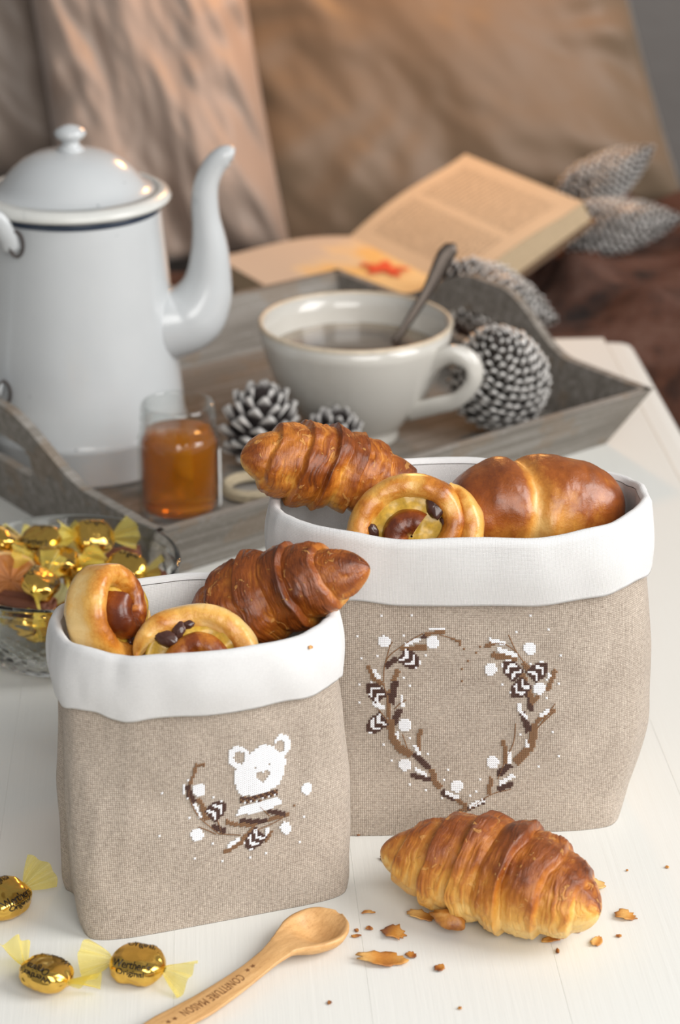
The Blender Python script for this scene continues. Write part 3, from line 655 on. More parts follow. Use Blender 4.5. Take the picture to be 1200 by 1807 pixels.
bigB, bigBody, bigBVH, bigM = basket('fabric_basket', 'large linen basket embroidered with a twig heart wreath', Vector((0.0600, 1.0445, T0)), math.radians(2.5), 0.1625,
    smooth_ip([0, 0.1, 0.2, 0.3, 0.5, 0.8, 1], [0.083, 0.0885, 0.094, 0.0985, 0.0995, 0.0950, 0.0935]), smooth_ip([0, 0.05, 0.2, 0.5, 0.8, 1], [0.0495, 0.050, 0.049, 0.048, 0.049, 0.0525]),
    ip([0, 0.1, 0.5, 1], [7, 5, 3.1, 2.35]), 0.033, 21, 0.0035, 0.02)
smB, smBody, smBVH, smM = basket('fabric_basket', 'small linen basket embroidered with a white bear in a scarf', Vector((-0.0655, 0.9475, T0)), math.radians(12), 0.140,
    smooth_ip([0, 0.05, 0.2, 0.5, 0.8, 1], [0.0660, 0.0680, 0.0690, 0.0675, 0.0650, 0.0640]), smooth_ip([0, 0.05, 0.2, 0.5, 0.8, 1], [0.033, 0.033, 0.033, 0.035, 0.040, 0.0450]),
    ip([0, 0.1, 0.5, 1], [7, 5, 3.0, 2.3]), 0.0270, 33, 0.003, 0.045, math.radians(7), 0.010)

# ---- embroidery: cross stitches laid on the cloth
def stitches(root, bvh, M, z0, zs, pu, pv, fills, strokes, thin, cuts, motif_name):
    """z0: photo px of the drawing origin, zs: drawing units per px; pu,pv: stitch lattice in px"""
    inv = M.inverted(); cells = {}
    A = np.array([[pu[0], pv[0]], [pu[1], pv[1]]]); Ai = np.linalg.inv(A)
    def px(x, y): return np.array([x/zs, y/zs])
    def cell(p): q = Ai @ p; return (int(round(q[0])), int(round(q[1])))
    def put(x, y, c): cells[cell(px(x, y))] = c
    def each(x0, y0, x1, y1):
        seen = set(); st = zs*1.5
        for x in np.arange(x0, x1+st, st):
            for y in np.arange(y0, y1+st, st):
                k = cell(px(x, y))
                if k in seen: continue
                seen.add(k); c = A @ np.array(k, float)*zs; yield k, c[0], c[1]
    for col, wd, pts in strokes:
        p = np.array(pts, float); alt = 0
        for a_, b_ in zip(p[:-1], p[1:]):
            n = max(2, int(np.linalg.norm(b_-a_)/(zs*1.2)))
            dr = (b_-a_)/max(1e-6, np.linalg.norm(b_-a_)); pe = np.array([-dr[1], dr[0]])
            for s_ in np.linspace(0, 1, n):
                for k in np.linspace(-(wd-1)/2, (wd-1)/2, max(1, int(math.ceil(wd*1.3)))):
                    c = a_+(b_-a_)*s_+pe*k*zs*2.6; put(c[0], c[1], col)
    for col, kind, prm in fills:
        if kind == 'e':
            cx, cy, rx, ry = prm
            for k, x, y in each(cx-rx, cy-ry, cx+rx, cy+ry):
                if ((x-cx)/rx)**2+((y-cy)/ry)**2 <= 1: cells[k] = col
        elif kind == 'p':
            q = np.array(prm, float)
            for k, x, y in each(q[:,0].min(), q[:,1].min(), q[:,0].max(), q[:,1].max()):
                ins = False; j = len(q)-1
                for i in range(len(q)):
                    if (q[i,1] > y) != (q[j,1] > y) and x < (q[j,0]-q[i,0])*(y-q[i,1])/(q[j,1]-q[i,1])+q[i,0]: ins = not ins
                    j = i
                if ins: cells[k] = col
        elif kind == 'd': put(prm[0], prm[1], col)
        elif kind == 'cone':
            cx, cy, ang, R_ = prm; dx, dy = math.cos(ang), math.sin(ang)
            for k, x, y in each(cx-R_*1.3, cy-R_*1.3, cx+R_*1.3, cy+R_*1.3):
                s_ = ((x-cx)*dx+(y-cy)*dy)/R_; t = (-(x-cx)*dy+(y-cy)*dx)/R_
                if abs(t) < 0.78*(1-0.45*max(0, s_)**2) and -0.95 < s_ < 1.15-0.2*abs(t):
                    ph = (s_ + abs(t)*0.75 + 0.95)/0.42
                    cells[k] = 'W' if (ph % 2) > 1.12 and abs(t) < 0.62 else 'D'
    for x, y in cuts: cells.pop(cell(px(x, y)), None)
    geo = {'W': [], 'M': [], 'D': []}
    def hit(p):
        d = ray(z0[0]+p[0], z0[1]+p[1]); loc, nor, idx, dist = bvh.ray_cast(Vector(CAM), Vector(d).normalized())
        if loc is None: return None
        if nor.dot(Vector(d)) > 0: nor = -nor
        return loc, nor
    def bar(a_, b_, nor, wd, ht):
        t = (b_-a_).normalized(); s_ = t.cross(nor).normalized()*wd; m = (a_+b_)/2
        v = [a_-s_, a_+s_, m+s_+nor*ht*0.55, m-s_+nor*ht*0.55, b_-s_, b_+s_, m+nor*ht, a_+nor*ht*0.4, b_+nor*ht*0.4]
        return [inv @ q for q in v], [(0, 7, 6, 3), (7, 1, 2, 6), (3, 6, 8, 4), (6, 2, 5, 8), (0, 1, 7), (4, 8, 5)]
    for (i, j), c in cells.items():
        p = A @ np.array([i, j], float); h0 = hit(p)
        if h0 is None: continue
        for sg, ht in ((1, 0.00042), (-1, 0.00055)):
            a_ = hit(p + (-np.array(pu)*0.5 - sg*np.array(pv)*0.5)*0.98); b_ = hit(p + (np.array(pu)*0.5 + sg*np.array(pv)*0.5)*0.98)
            if a_ is None or b_ is None: continue
            geo[c].append(bar(a_[0]+h0[1]*0.0002, b_[0]+h0[1]*0.0002, h0[1], 0.00027, ht))
    for pts in thin:
        p = np.array(pts, float)/zs; q = spline(p, max(6, int(len(p)*7)))
        for a0, b0 in zip(q[:-1], q[1:]):
            a_, b_ = hit(a0), hit(b0)
            if a_ and b_: geo['M'].append(bar(a_[0]+a_[1]*0.0002, b_[0]+b_[1]*0.0002, a_[1], 0.00028, 0.0005))
    for c, nm, mt in (('W', 'white_cross_stitch', TH_W), ('M', 'mid_brown_cross_stitch', TH_M), ('D', 'dark_brown_cross_stitch', TH_D)):
        if geo[c]:
            o = obj(nm, mesh(nm, *join(*geo[c]), mt, False), root); o['kind'] = 'stuff'
dots = [(163,15),(333,17),(1003,15),(1098,93),(918,110),(290,128),(33,132),(148,245),(60,260),(412,243),(1165,240),(45,408),(293,370),(330,413),(845,402),(1153,402),(1088,475),(47,502),(1003,287),(1125,672),(943,683),(322,697),(178,732),(1160,798),(225,823),(424,788),(1047,858),(543,877),(512,938),(712,934),(330,962),(413,992),(697,1002),(666,1027),(500,1030),(1085,380)]
balls = [(182,165),(453,168),(775,317),(993,203),(1045,424),(298,630),(300,850),(588,970),(787,836)]
st = [('M',3,[(285,208),(415,193)]),('D',2,[(395,142),(420,125)]),('M',2,[(410,122),(520,110)]),('M',1,[(560,145),(600,165),(600,182)]),('D',3,[(195,300),(250,258)]),('M',2,[(90,300),(125,370),(175,400)]),
 ('M',2.5,[(258,325),(235,385)]),('M',3,[(205,440),(210,580)]),('D',4,[(245,390),(220,505)]),('D',3.5,[(270,545),(238,615)]),('M',4.5,[(215,600),(228,690),(262,750),(330,795)]),('M',2.5,[(385,660),(372,720),(378,765)]),
 ('D',3,[(350,792),(430,868)]),('M',3.5,[(450,878),(465,940),(492,977)]),('D',2.5,[(340,908),(435,935)]),('D',3.5,[(510,1003),(585,1042)]),('M',2,[(585,1042),(640,1080)]),('D',2.5,[(640,1098),(740,1052)]),('M',2,[(600,1112),(640,1090)]),
 ('M',2.5,[(780,925),(765,1005)]),('D',3,[(825,985),(895,955)]),('D',3.5,[(820,905),(885,852)]),('M',2.2,[(840,715),(860,770),(862,840)]),('M',4.5,[(920,835),(960,790),(1000,750),(1020,660),(1022,620)]),('M',2,[(1030,610),(1130,545)]),
 ('D',3.5,[(955,565),(990,662)]),('D',3.5,[(985,430),(1003,545)]),('M',3,[(955,350),(985,430),(1010,500)]),('M',2.2,[(1010,505),(1040,468)]),('M',2.2,[(1135,325),(1095,430)]),('M',3,[(960,285),(985,315)]),('M',3.5,[(790,240),(915,255)]),('M',2.2,[(755,183),(800,175)]),
 ('W',2,[(300,180),(385,150)]),('W',1.4,[(438,95),(520,95)]),('W',1.6,[(120,320),(155,370)]),('W',2.2,[(120,512),(180,532)]),('W',1.6,[(280,470),(285,520)]),('W',2,[(255,675),(258,705)]),('W',1.6,[(355,742),(375,788)]),('W',2,[(355,877),(415,905)]),('W',2,[(530,1005),(590,1032)]),('W',2,[(665,1080),(735,1050)]),
 ('W',2.2,[(830,955),(900,910)]),('W',2,[(880,788),(880,835)]),('W',2,[(975,720),(978,750)]),('W',2,[(935,510),(940,550),(975,585)]),('W',1.8,[(1055,578),(1095,550)]),('W',2,[(1100,345),(1103,360)]),('W',2,[(775,155),(850,175)]),('W',2.2,[(820,210),(915,240)])]
fl = [('M','d',q) for q in ((627,207),(645,267),(611,315),(611,380),(695,222),(712,190))]
fl += [('W','d',q) for q in dots] + [('W','e',(x,y,34,34)) for x, y in balls]
fl += [('D','cone',(325,262,0.6,56)),('D','cone',(135,447,-2.3,56)),('D','cone',(140,622,2.5,56)),('D','cone',(895,322,-2.3,56)),('D','cone',(1040,330,-0.75,56)),('D','cone',(942,425,2.4,56))]
thin = [[(180,390),(185,300),(215,240),(280,190),(340,150),(400,118)],[(490,125),(560,145),(600,165)],[(190,280),(215,190),(230,165)],[(240,540),(270,510),(305,488)],[(285,680),(320,780)],[(180,400),(200,480),(215,600)],[(150,540),(200,600)],
 [(620,1125),(770,1020),(890,985)],[(915,620),(905,720),(870,800),(815,930)],[(1035,650),(1080,590),(1135,510)],[(875,125),(920,220),(985,310)],[(740,195),(800,172),(860,180),(925,225)],[(1040,640),(1130,555)]]
stitches(bigB, bigBVH, bigM, (620, 1080), 3.158, (3.55, -0.05), (0.0, 3.55), fl, st, thin, [], 'wreath')
head = [(650,270),(700,215),(760,160),(820,138),(890,155),(940,205),(965,250),(960,330),(930,410),(890,455),(800,495),(700,512),(650,525),(615,470),(590,400),(592,330)]
fl = [('W','e',(625,232,80,82)),('W','e',(945,140,58,76)),('W','p',head),('W','p',[(600,655),(640,600),(760,560),(900,528),(945,560),(850,612),(700,645)])]
fl += [('W','e',(335,470,46,46)),('W','e',(320,797,47,46)),('W','e',(1120,460,34,46)),('W','e',(965,748,38,45))]
fl += [('W','d',q) for q in ((67,500),(440,525),(270,680),(52,808),(440,857),(307,963),(507,987),(703,970),(825,925),(1063,850),(1105,663),(252,400),(250,532))] + [('M','d',(1030,590))]
fl += [('D','cone',(462,620,-0.75,75)),('D','cone',(740,830,2.35,75))]
sc = [(645,540),(700,540),(760,532),(830,510),(900,482)]
for k, s_ in enumerate(np.linspace(0, 1, 19)):
    x = 645+255*s_; y = np.interp(x, [q[0] for q in sc], [q[1] for q in sc])
    for r_, c in ((-1, 'DDM'[k % 3]), (0, 'MDD'[k % 3]), (1, 'DMW'[k % 3])): fl.append((c, 'd', (x, y+r_*16.5)))
st = [('M',1.5,[(375,285),(315,290),(300,350)]),('M',1.3,[(300,350),(265,440)]),('D',3,[(255,450),(270,510),(300,555)]),('M',2.5,[(330,540),(365,590),(370,660),(400,680)]),('M',2,[(535,700),(600,722),(700,725),(850,690),(990,640)]),('D',2.5,[(640,692),(740,702),(830,690)]),('D',2.4,[(840,622),(960,650)]),
 ('D',3,[(440,737),(520,768)]),('M',2,[(520,925),(640,860),(665,815),(740,745)]),('M',1.2,[(820,842),(868,772)]),('W',1.5,[(225,440),(225,490)]),('W',1,[(300,575),(320,610),(345,670)]),('W',2,[(550,880),(625,832)]),('W',1.8,[(838,755),(822,815)])]
thin = [[(270,440),(265,520),(330,660),(480,790)],[(480,790),(560,795),(640,800)],[(330,740),(400,765),(460,795)],[(780,590),(850,660)],[(740,770),(900,700),(990,640)],[(470,690),(500,790)],[(380,280),(330,300)]]
cuts = []
for cx, cy, rx, ry in ((632,236,40,40),(925,150,31,38)):
    for x in np.arange(cx-rx, cx+rx, 5):
        for y in np.arange(cy-ry, cy+ry, 5):
            if ((x-cx)/rx)**2+((y-cy)/ry)**2 <= 1: cuts.append((x, y))
cuts += [(745,305),(845,280)]
for x in np.arange(750, 852, 4):
    for y in np.arange(338, 414, 4):
        if (abs(x-802)/52 + max(0, (y-360-(802-x)*0.25))/52 < 1) and y > 352+(802-x)*0.25-14*(abs(x-802) > 14): cuts.append((x, y))
stitches(smB, smBVH, smM, (270, 1280), 4.138, (3.5, -0.95), (-0.05, 3.55), fl, st, thin, cuts, 'bear')

# ================================================================== pastries
def frame(p0, p1, up):
    x = (Vector(p1)-Vector(p0)).normalized(); z = Vector(up); z = (z - x*z.dot(x)).normalized(); y = z.cross(x)
    M = Matrix(((x.x, y.x, z.x, 0), (x.y, y.y, z.y, 0), (x.z, y.z, z.z, 0), (0, 0, 0, 1))); M.translation = (Vector(p0)+Vector(p1))/2; return M
def croissant_mesh(L, R, bend, seed, bake0, edges, fat=0.0, flat=0.78, tipp=2.2, vgrad=0.22):
    nt, nf = 380, 140
    t = np.linspace(-0.999, 0.999, nt)[:, None]; ph = np.linspace(0, 2*math.pi, nf, endpoint=False)[None]
    tw = t + 0.05*np.sin(ph+seed) + 0.035*fbm(t*2, np.cos(ph)*1.2, np.sin(ph)*1.2, seed, 2)
    a = np.abs(tw); env = np.clip(1-np.abs(t)**tipp, 0, 1)**0.60*(1+fat*t)
    e = np.array([0.0]+list(edges)+[1.25]); saw = np.zeros_like(a+ph*0)
    for lo, hi in zip(e[:-1], e[1:]):
        u = np.clip((a-lo)/(hi-lo), 0, 1); m = (a >= lo) & (a < hi)
        saw = np.where(m, (u**0.7)*(1-sstep(0.86, 1.0, u)), saw)
    c, s_ = np.cos(ph), np.sin(ph)
    msk = sstep(-0.5, 0.6, fbm(t*3, c*1.3, s_*1.3, seed+21, 2)); q = a*24 + 1.8*fbm(t*2.5, c*1.6, s_*1.6, seed+3, 2)
    lam = vnoise(q, c*1.5, s_*1.5, seed+5)*(0.25+0.75*msk); lam2 = vnoise(q*3.1, c*2.6, s_*2.6, seed+8)*(0.3+0.7*msk); lump = fbm(t*3.2, c*1.3, s_*1.3, seed+2, 3); blis = fbm(t*9, c*2.6, s_*2.6, seed+30, 3)
    saw = saw*(0.65+0.5*sstep(-0.8, 0.8, vnoise(t*2+5, c*1.2, s_*1.2, seed+40)))
    r = R*env*(0.87 + 0.19*saw + 0.020*lam + 0.017*lam2 + 0.075*lump + 0.022*blis)
    y = c*r; z = s_*r*0.93
    fl_ = -flat*R*(0.35+0.65*env); z = np.where(z < fl_, fl_ + (z-fl_)*0.25, z)
    x = L/2*t + 0*ph; y = y - bend*(t*t) + bend*0.35
    bake = bake0 + vgrad*s_ + 0.26*(saw-0.45) + 0.13*lam + 0.16*lam2 + 0.16*lump + 0.09*blis - 0.25*np.clip(np.abs(t)-0.7, 0, 1) + 0*ph
    P = np.stack([x, y, z], -1)
    V, Fs = surf(P, cv=True); V = np.vstack([V, [(-L/2, -bend*0.65, 0), (L/2, -bend*0.65, 0)]]); n = nt*nf
    Fs += [(n, (j+1) % nf, j) for j in range(nf)] + [(n+1, (nt-1)*nf+j, (nt-1)*nf+(j+1) % nf) for j in range(nf)]
    bk_ = np.append(bake.ravel(), [bake0, bake0])
    return mesh('croissant', V, Fs, CROIS, True, None, {'bake': bk_})
# on the table
p0 = gp(700, 1512, 0.018); p1 = gp(1046, 1612, 0.018)
me = croissant_mesh(0.114, 0.0290, 0.008, 3, 0.27, (0.24, 0.55, 0.82), 0.10, 0.72, 2.0, 0.46)
o = obj('croissant', me); M = frame(p0, p1, (0, 0, 1)); M.translation.z = T0 - min(v.co.z for v in me.vertices) + 0.0002; o.matrix_world = M
tag(o, 'golden croissant with a pale side lying on the white table among flakes', 'croissant')
# flap of crust under the croissant edge is part of it
v, fcs = lathe([(0.0, -1), (0.5, -0.85), (0.85, -0.5), (1.0, 0.0), (0.85, 0.5), (0.5, 0.85), (0, 1)], 28); v = np.array(v)
v = v*(1+0.18*fbm(v[:, 0]*2, v[:, 1]*2, v[:, 2]*2, 77, 3))[:, None]*np.array([0.0085, 0.0050, 0.0042])
fo = obj('crust_fold', mesh('crust_fold', v, fcs, FLAKE, True, None, {'bake': 0.48+0.25*fbm(v[:, 0]*300, v[:, 1]*300, v[:, 2]*300, 5, 3)}), o, (-0.0120, -0.0215, -0.0160), (0.3, 0.15, 0.12))
# in the large basket
me = croissant_mesh(0.105, 0.0225, 0.006, 11, 0.50, (0.18, 0.46, 0.76), -0.12, 0.9)
o = obj('croissant', me); o.matrix_world = frame(yp(458, 801, 1.044), yp(728, 865, 1.066), (0.25, -0.5, 0.8)); tag(o, 'croissant with its tip over the rim of the large basket', 'croissant')
# in the small basket
me = croissant_mesh(0.096, 0.0225, 0.004, 19, 0.56, (0.28, 0.62), -0.16, 0.9)
o = obj('croissant', me); o.matrix_world = frame(yp(356, 1094, 0.9790), yp(630, 1000, 0.964), (0.1, -0.5, 0.8)); tag(o, 'dark baked croissant leaning out of the small basket', 'croissant')

def swirl(name, label, center, normal, roll, D, H, turns, wd, seed, bake0, inner_dark, raisins, dome=0.003, ri=0.0085):
    root = thing(name, label, 'raisin roll', center)
    nz = Vector(normal).normalized(); xr = Vector((1, 0, 0)); xr = (xr - nz*xr.dot(nz)).normalized(); yr = nz.cross(xr)
    M = Matrix(((xr.x, yr.x, nz.x, 0), (xr.y, yr.y, nz.y, 0), (xr.z, yr.z, nz.z, 0), (0, 0, 0, 1))) @ Matrix.Rotation(roll, 4, 'Z'); M.translation = Vector(center)
    root.matrix_world = M
    n, m = 320, 48; f = np.linspace(0, 1, n)[:, None]; ps = np.linspace(0, 2*math.pi, m, endpoint=False)[None]
    R_ = D/2; ph = f*turns*2*math.pi; ro = R_-wd; k_ = sstep(0.64/turns, 0.99/turns, f)
    rc = (ri-0.0022+0.0050*f)*(1-k_) + (ro-0.0035+0.0035*(f-0.5)/0.5)*k_; rc = rc + 0.0040*sstep(0.88, 1.0, f)
    w_ = (wd*1.05)*(1-k_)+wd*k_; w_ = w_*np.clip((1.0-f)/0.05, 0.05, 1)**0.6; hh = H/2*(1-0.10*f)*np.clip((1.0-f)/0.04, 0.3, 1)**0.5
    c, s_ = np.cos(ps), np.sin(ps)
    cr = w_*np.sign(c)*np.abs(c)**0.8; ca = hh*np.sign(s_)*np.abs(s_)**0.75
    lump = fbm(np.cos(ph)*rc*120, np.sin(ph)*rc*120, c+2*s_, seed, 3)
    cr = cr*(1+0.09*lump); ca = ca*(1+0.06*lump) + dome*(1-f)
    r_ = rc+cr; P = np.stack([r_*np.cos(ph), r_*np.sin(ph), ca+0*ph], -1)
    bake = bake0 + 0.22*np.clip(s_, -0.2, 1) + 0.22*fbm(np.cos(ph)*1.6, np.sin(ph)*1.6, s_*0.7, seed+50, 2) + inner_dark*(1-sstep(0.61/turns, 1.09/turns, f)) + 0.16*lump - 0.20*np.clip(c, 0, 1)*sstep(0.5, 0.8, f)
    obj('dough_coil', mesh('dough_coil', *surf(P, cv=True), DOUGH, True, None, {'bake': bake}), root)
    g = np.linspace(0, 2*math.pi, 60, endpoint=False)[:, None]; q = np.linspace(0.02, 1, 22)[None]
    zz = H/2*0.80 + 0.0012*fbm(np.cos(g)*q*4, np.sin(g)*q*4, 1.0, seed+7, 3) - 0.002*q; P = np.stack([np.cos(g)*q*(R_-wd), np.sin(g)*q*(R_-wd), zz+0*g], -1)
    Pb = P[:, -1:].copy(); Pb[..., 2] = -H/2*0.6; Pc = Pb.copy(); Pc[..., :2] *= 0.02
    obj('custard', mesh('custard', *surf(np.concatenate([P, Pb, Pc], 1), cu=True), CUSTARD), root)
    for (rr_, aa, sz) in raisins:
        v, fcs = lathe([(0.0, -1), (0.45, -0.85), (0.75, -0.6), (0.95, -0.25), (1.0, 0.1), (0.92, 0.4), (0.75, 0.68), (0.4, 0.9), (0, 1)], 24); v = np.array(v)
        k = 1+0.20*fbm(v[:, 0]*3.0, v[:, 1]*2.5, v[:, 2]*2.5+seed, seed+int(aa*10), 2); v = v*k[:, None]*np.array([sz*1.25, sz*0.85, sz*0.5])
        obj('raisin', mesh('raisin', v, fcs, RAISIN), root, (rr_*math.cos(aa), rr_*math.sin(aa), H/2*0.80), (0.2*math.sin(aa*9), 0.2, aa+1.2+math.sin(aa*7)))
    return root
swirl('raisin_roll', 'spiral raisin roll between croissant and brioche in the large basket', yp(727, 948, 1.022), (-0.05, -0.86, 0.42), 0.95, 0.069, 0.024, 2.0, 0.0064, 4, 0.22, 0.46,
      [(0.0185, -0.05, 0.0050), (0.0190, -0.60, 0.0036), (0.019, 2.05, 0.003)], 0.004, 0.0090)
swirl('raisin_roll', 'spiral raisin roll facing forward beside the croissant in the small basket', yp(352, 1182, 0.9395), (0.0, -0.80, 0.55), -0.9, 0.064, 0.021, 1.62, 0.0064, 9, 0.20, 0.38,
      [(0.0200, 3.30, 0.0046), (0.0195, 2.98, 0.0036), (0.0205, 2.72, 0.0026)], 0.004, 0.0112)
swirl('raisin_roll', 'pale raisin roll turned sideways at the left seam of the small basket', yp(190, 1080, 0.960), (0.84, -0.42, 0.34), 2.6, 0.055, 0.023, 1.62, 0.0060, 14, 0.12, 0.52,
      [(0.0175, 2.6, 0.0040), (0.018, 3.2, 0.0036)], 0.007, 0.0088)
# brioche
nt, nf = 150, 100
t = np.linspace(-0.999, 0.999, nt)[:, None]; ph = np.linspace(0, 2*math.pi, nf, endpoint=False)[None]
env = np.clip(1-np.abs(t)**2.8, 0, 1)**0.52; c, s_ = np.cos(ph), np.sin(ph)
q_ = t+0.20-0.12*s_+0.10*c; crease = np.exp(-(q_/0.10)**2); gold_ = np.exp(-((q_-0.12)/np.where(q_ > 0.12, 0.34, 0.14))**2)*sstep(1.0, 0.25, s_)
lump = fbm(t*2.4, c*1.1, s_*1.1, 31, 3); fine = fbm(t*12, c*5, s_*5, 37, 3)
r = 0.0275*env*(1-0.12*crease+0.06*lump+0.010*fine); bake = 0.58+0.16*s_-0.38*crease-0.48*gold_+0.16*lump+0.09*fine
P = np.stack([0.047*t+0*ph, c*r, s_*r], -1); V, Fs = surf(P, cv=True)
V = np.vstack([V, [(-0.047, 0, 0), (0.047, 0, 0)]]); n = nt*nf; Fs += [(n, (j+1) % nf, j) for j in range(nf)] + [(n+1, (nt-1)*nf+j, (nt-1)*nf+(j+1) % nf) for j in range(nf)]
o = obj('brioche', mesh('brioche', V, Fs, BRIO, True, None, {'bake': np.append(bake.ravel(), [0.6, 0.6])})); o.matrix_world = frame(yp(802, 906, 1.050), yp(1080, 893, 1.061), (0, -0.3, 1))
tag(o, 'glossy brown brioche bun split by a pale crease in the large basket', 'brioche')

# ================================================================== bamboo spoon
G0 = gp(598, 1612, 0.010); G1 = gp(290, 1812, 0.002)
dirv = Vector((G1.x-G0.x, G1.y-G0.y, 0)); SL = 0.128; dirv.normalize()
bs = thing('bamboo_spoon', 'small bamboo spoon with burnt lettering on its handle lying on the table', 'spoon', (G0.x, G0.y, T0)); bs.rotation_euler = (0, 0, math.atan2(dirv.y, dirv.x))
sN, cN = 120, 28; ss = np.linspace(0, 1, sN)
xs = np.array([0, 0.006, 0.02, 0.05, 0.09, 0.13, 0.18, 0.23, 0.28, 0.36, 0.46, 0.58, 0.72, 0.86, 0.96, 1.0]); ws = np.array([0.0005, 0.0055, 0.0095, 0.0130, 0.0150, 0.0152, 0.0138, 0.0105, 0.0075, 0.0058, 0.0058, 0.0066, 0.0075, 0.0075, 0.0055, 0.001])
hw = np.interp(ss, xs, ws); hw = np.convolve(np.pad(hw, 2, mode='edge'), [0.1, 0.2, 0.4, 0.2, 0.1], 'valid')
side = 0.0035*np.sin(np.clip((ss-0.25)/0.75, 0, 1)*math.pi)
zt = np.interp(ss, [0, 0.1, 0.22, 0.3, 0.45, 0.7, 1.0], [0.0105, 0.0095, 0.0100, 0.0108, 0.0085, 0.0058, 0.0050]); thk = np.interp(ss, [0, 0.05, 0.12, 0.2, 0.28, 0.4, 1], [0.0025, 0.0075, 0.0100, 0.0090, 0.006, 0.0046, 0.0040])
dep = 0.0075*np.exp(-((ss-0.115)/0.075)**2)
def spoon_top(i, v): return zt[i] - dep[i]*max(0.0, 1-(v/0.86)**2) - 0.0007*v*v*(1 if ss[i] > 0.3 else 0)
P = np.zeros((sN, 2*cN, 3))
for i in range(sN):
    for k in range(2*cN):
        if k < cN: v = -1+2*k/(cN-1); z = spoon_top(i, v)
        else: v = 1-2*(k-cN)/(cN-1); z = zt[i]-0.0010-(thk[i]-0.001)*math.sqrt(max(0, 1-v*v*0.98))
        P[i, k] = (ss[i]*SL, hw[i]*v+side[i], z)
P[..., 2] -= P[..., 2].min() - 0.0001
zoff = P[:, cN//2, 2].copy()
V, Fs = surf(P, cv=True); Fs += [tuple(range(2*cN)), tuple((sN-1)*2*cN+k for k in range(2*cN))[::-1]]
obj('spoon_body', mesh('spoon_body', V, Fs, BAMBOO), bs)
def text_mesh(body, size, align='CENTER', spacing=1.0, linesp=1.0):
    cu = bpy.data.curves.new('txt', 'FONT'); cu.body = body; cu.size = size; cu.align_x = align; cu.align_y = 'CENTER'; cu.space_character = spacing; cu.space_line = linesp; cu.resolution_u = 3
    to = bpy.data.objects.new('txt', cu); COL.objects.link(to); dg = bpy.context.evaluated_depsgraph_get(); dg.update()
    m = to.evaluated_get(dg).to_mesh(); V = np.array([v.co[:] for v in m.vertices]); Fs = [tuple(p.vertices) for p in m.polygons]
    to.evaluated_get(dg).to_mesh_clear(); bpy.data.objects.remove(to); bpy.data.curves.remove(cu); return V, Fs
V, Fs = text_mesh('CONFITURE MAISON', 0.0070, 'CENTER', 1.05)
def star(cx, cy, r): return [(cx+r*(1 if k % 2 == 0 else 0.4)*math.cos(k*math.pi/5+0.3), cy+r*(1 if k % 2 == 0 else 0.4)*math.sin(k*math.pi/5+0.3), 0) for k in range(10)]
x0, x1 = V[:, 0].min(), V[:, 0].max(); wid = 0.036; V[:, 0] = (V[:, 0]-x0)/(x1-x0)*wid - wid/2
for cx in (-wid/2-0.0045, wid/2+0.0045, wid/2+0.0080, -wid/2-0.0080):
    s5 = star(cx, 0.0008*math.copysign(1, cx), 0.0015); n0 = len(V); V = np.vstack([V, s5]); Fs.append(tuple(range(n0, n0+10)))
out = []
for x, y, _ in V:
    u_ = 0.083 + x; i = int(np.clip(round(u_/SL*(sN-1)), 0, sN-1)); out.append((u_, -y*0 + y + side[i] - 0.0002, zoff[i]+0.00012 - 0.0004*(y/0.006)**2))
obj('burnt_lettering', mesh('burnt_lettering', out, Fs, BURN, False), bs)['label'] = 'dark burnt lettering reading CONFITURE MAISON between small stars'

# ================================================================== glass bowl
BC = np.array([-0.1625, 1.2085])
bowl = thing('glass_bowl', 'pressed glass bowl full of gold candies and cinnamon sticks', 'bowl', (BC[0], BC[1], T0))
outp = [(0.0, 0.0015), (0.030, 0.0015), (0.033, 0.0), (0.040, 0.0), (0.044, 0.0018), (0.049, 0.006), (0.0545, 0.013), (0.0590, 0.0215), (0.0625, 0.031), (0.0655, 0.042), (0.0675, 0.050), (0.0690, 0.0545), (0.0688, 0.0562), (0.0675, 0.0565), (0.0662, 0.055)]
inp = [(0.0645, 0.050), (0.0622, 0.042), (0.0590, 0.032), (0.0550, 0.0235), (0.050, 0.016), (0.043, 0.0095), (0.034, 0.0065), (0.0, 0.006)]
pr = spline([(r_, z, 0) for r_, z in outp], 110)[:, :2]; pr[:, 0] = np.maximum(pr[:, 0], 0)
pi_ = spline([(r_, z, 0) for r_, z in inp], 30)[:, :2]; pi_[:, 0] = np.maximum(pi_[:, 0], 0); prof_ = np.vstack([pr, pi_]); nb = 240
an = np.linspace(0, 2*math.pi, nb, endpoint=False)[:, None]; rz = prof_[None, :, 0]; zz = prof_[None, :, 1]
isout = (np.arange(len(prof_)) < 96)[None]
pat = np.where((zz > 0.046) & (zz < 0.050), np.abs(np.sin(an*60))*0.9, 0) + np.where((zz > 0.034) & (zz < 0.045), np.clip(np.sin(an*16+np.sin((zz-0.034)/0.011*6.28)*1.2), 0, 1), 0) + np.where((zz > 0.020) & (zz < 0.033), np.abs(np.sin(an*20+(zz-0.02)*500)*np.sin(an*20-(zz-0.02)*500)), 0) + np.where((zz > 0.004) & (zz < 0.019), np.clip(np.sin(an*36)*np.sin(zz*900), 0, 1), 0)
rz = rz + 0.0010*pat*isout*(rz > 0.042)
P = np.stack([rz*np.cos(an), rz*np.sin(an), zz+0*an], -1)
obj('glass', mesh('glass', *surf(P, cu=True), GLASS), bowl)

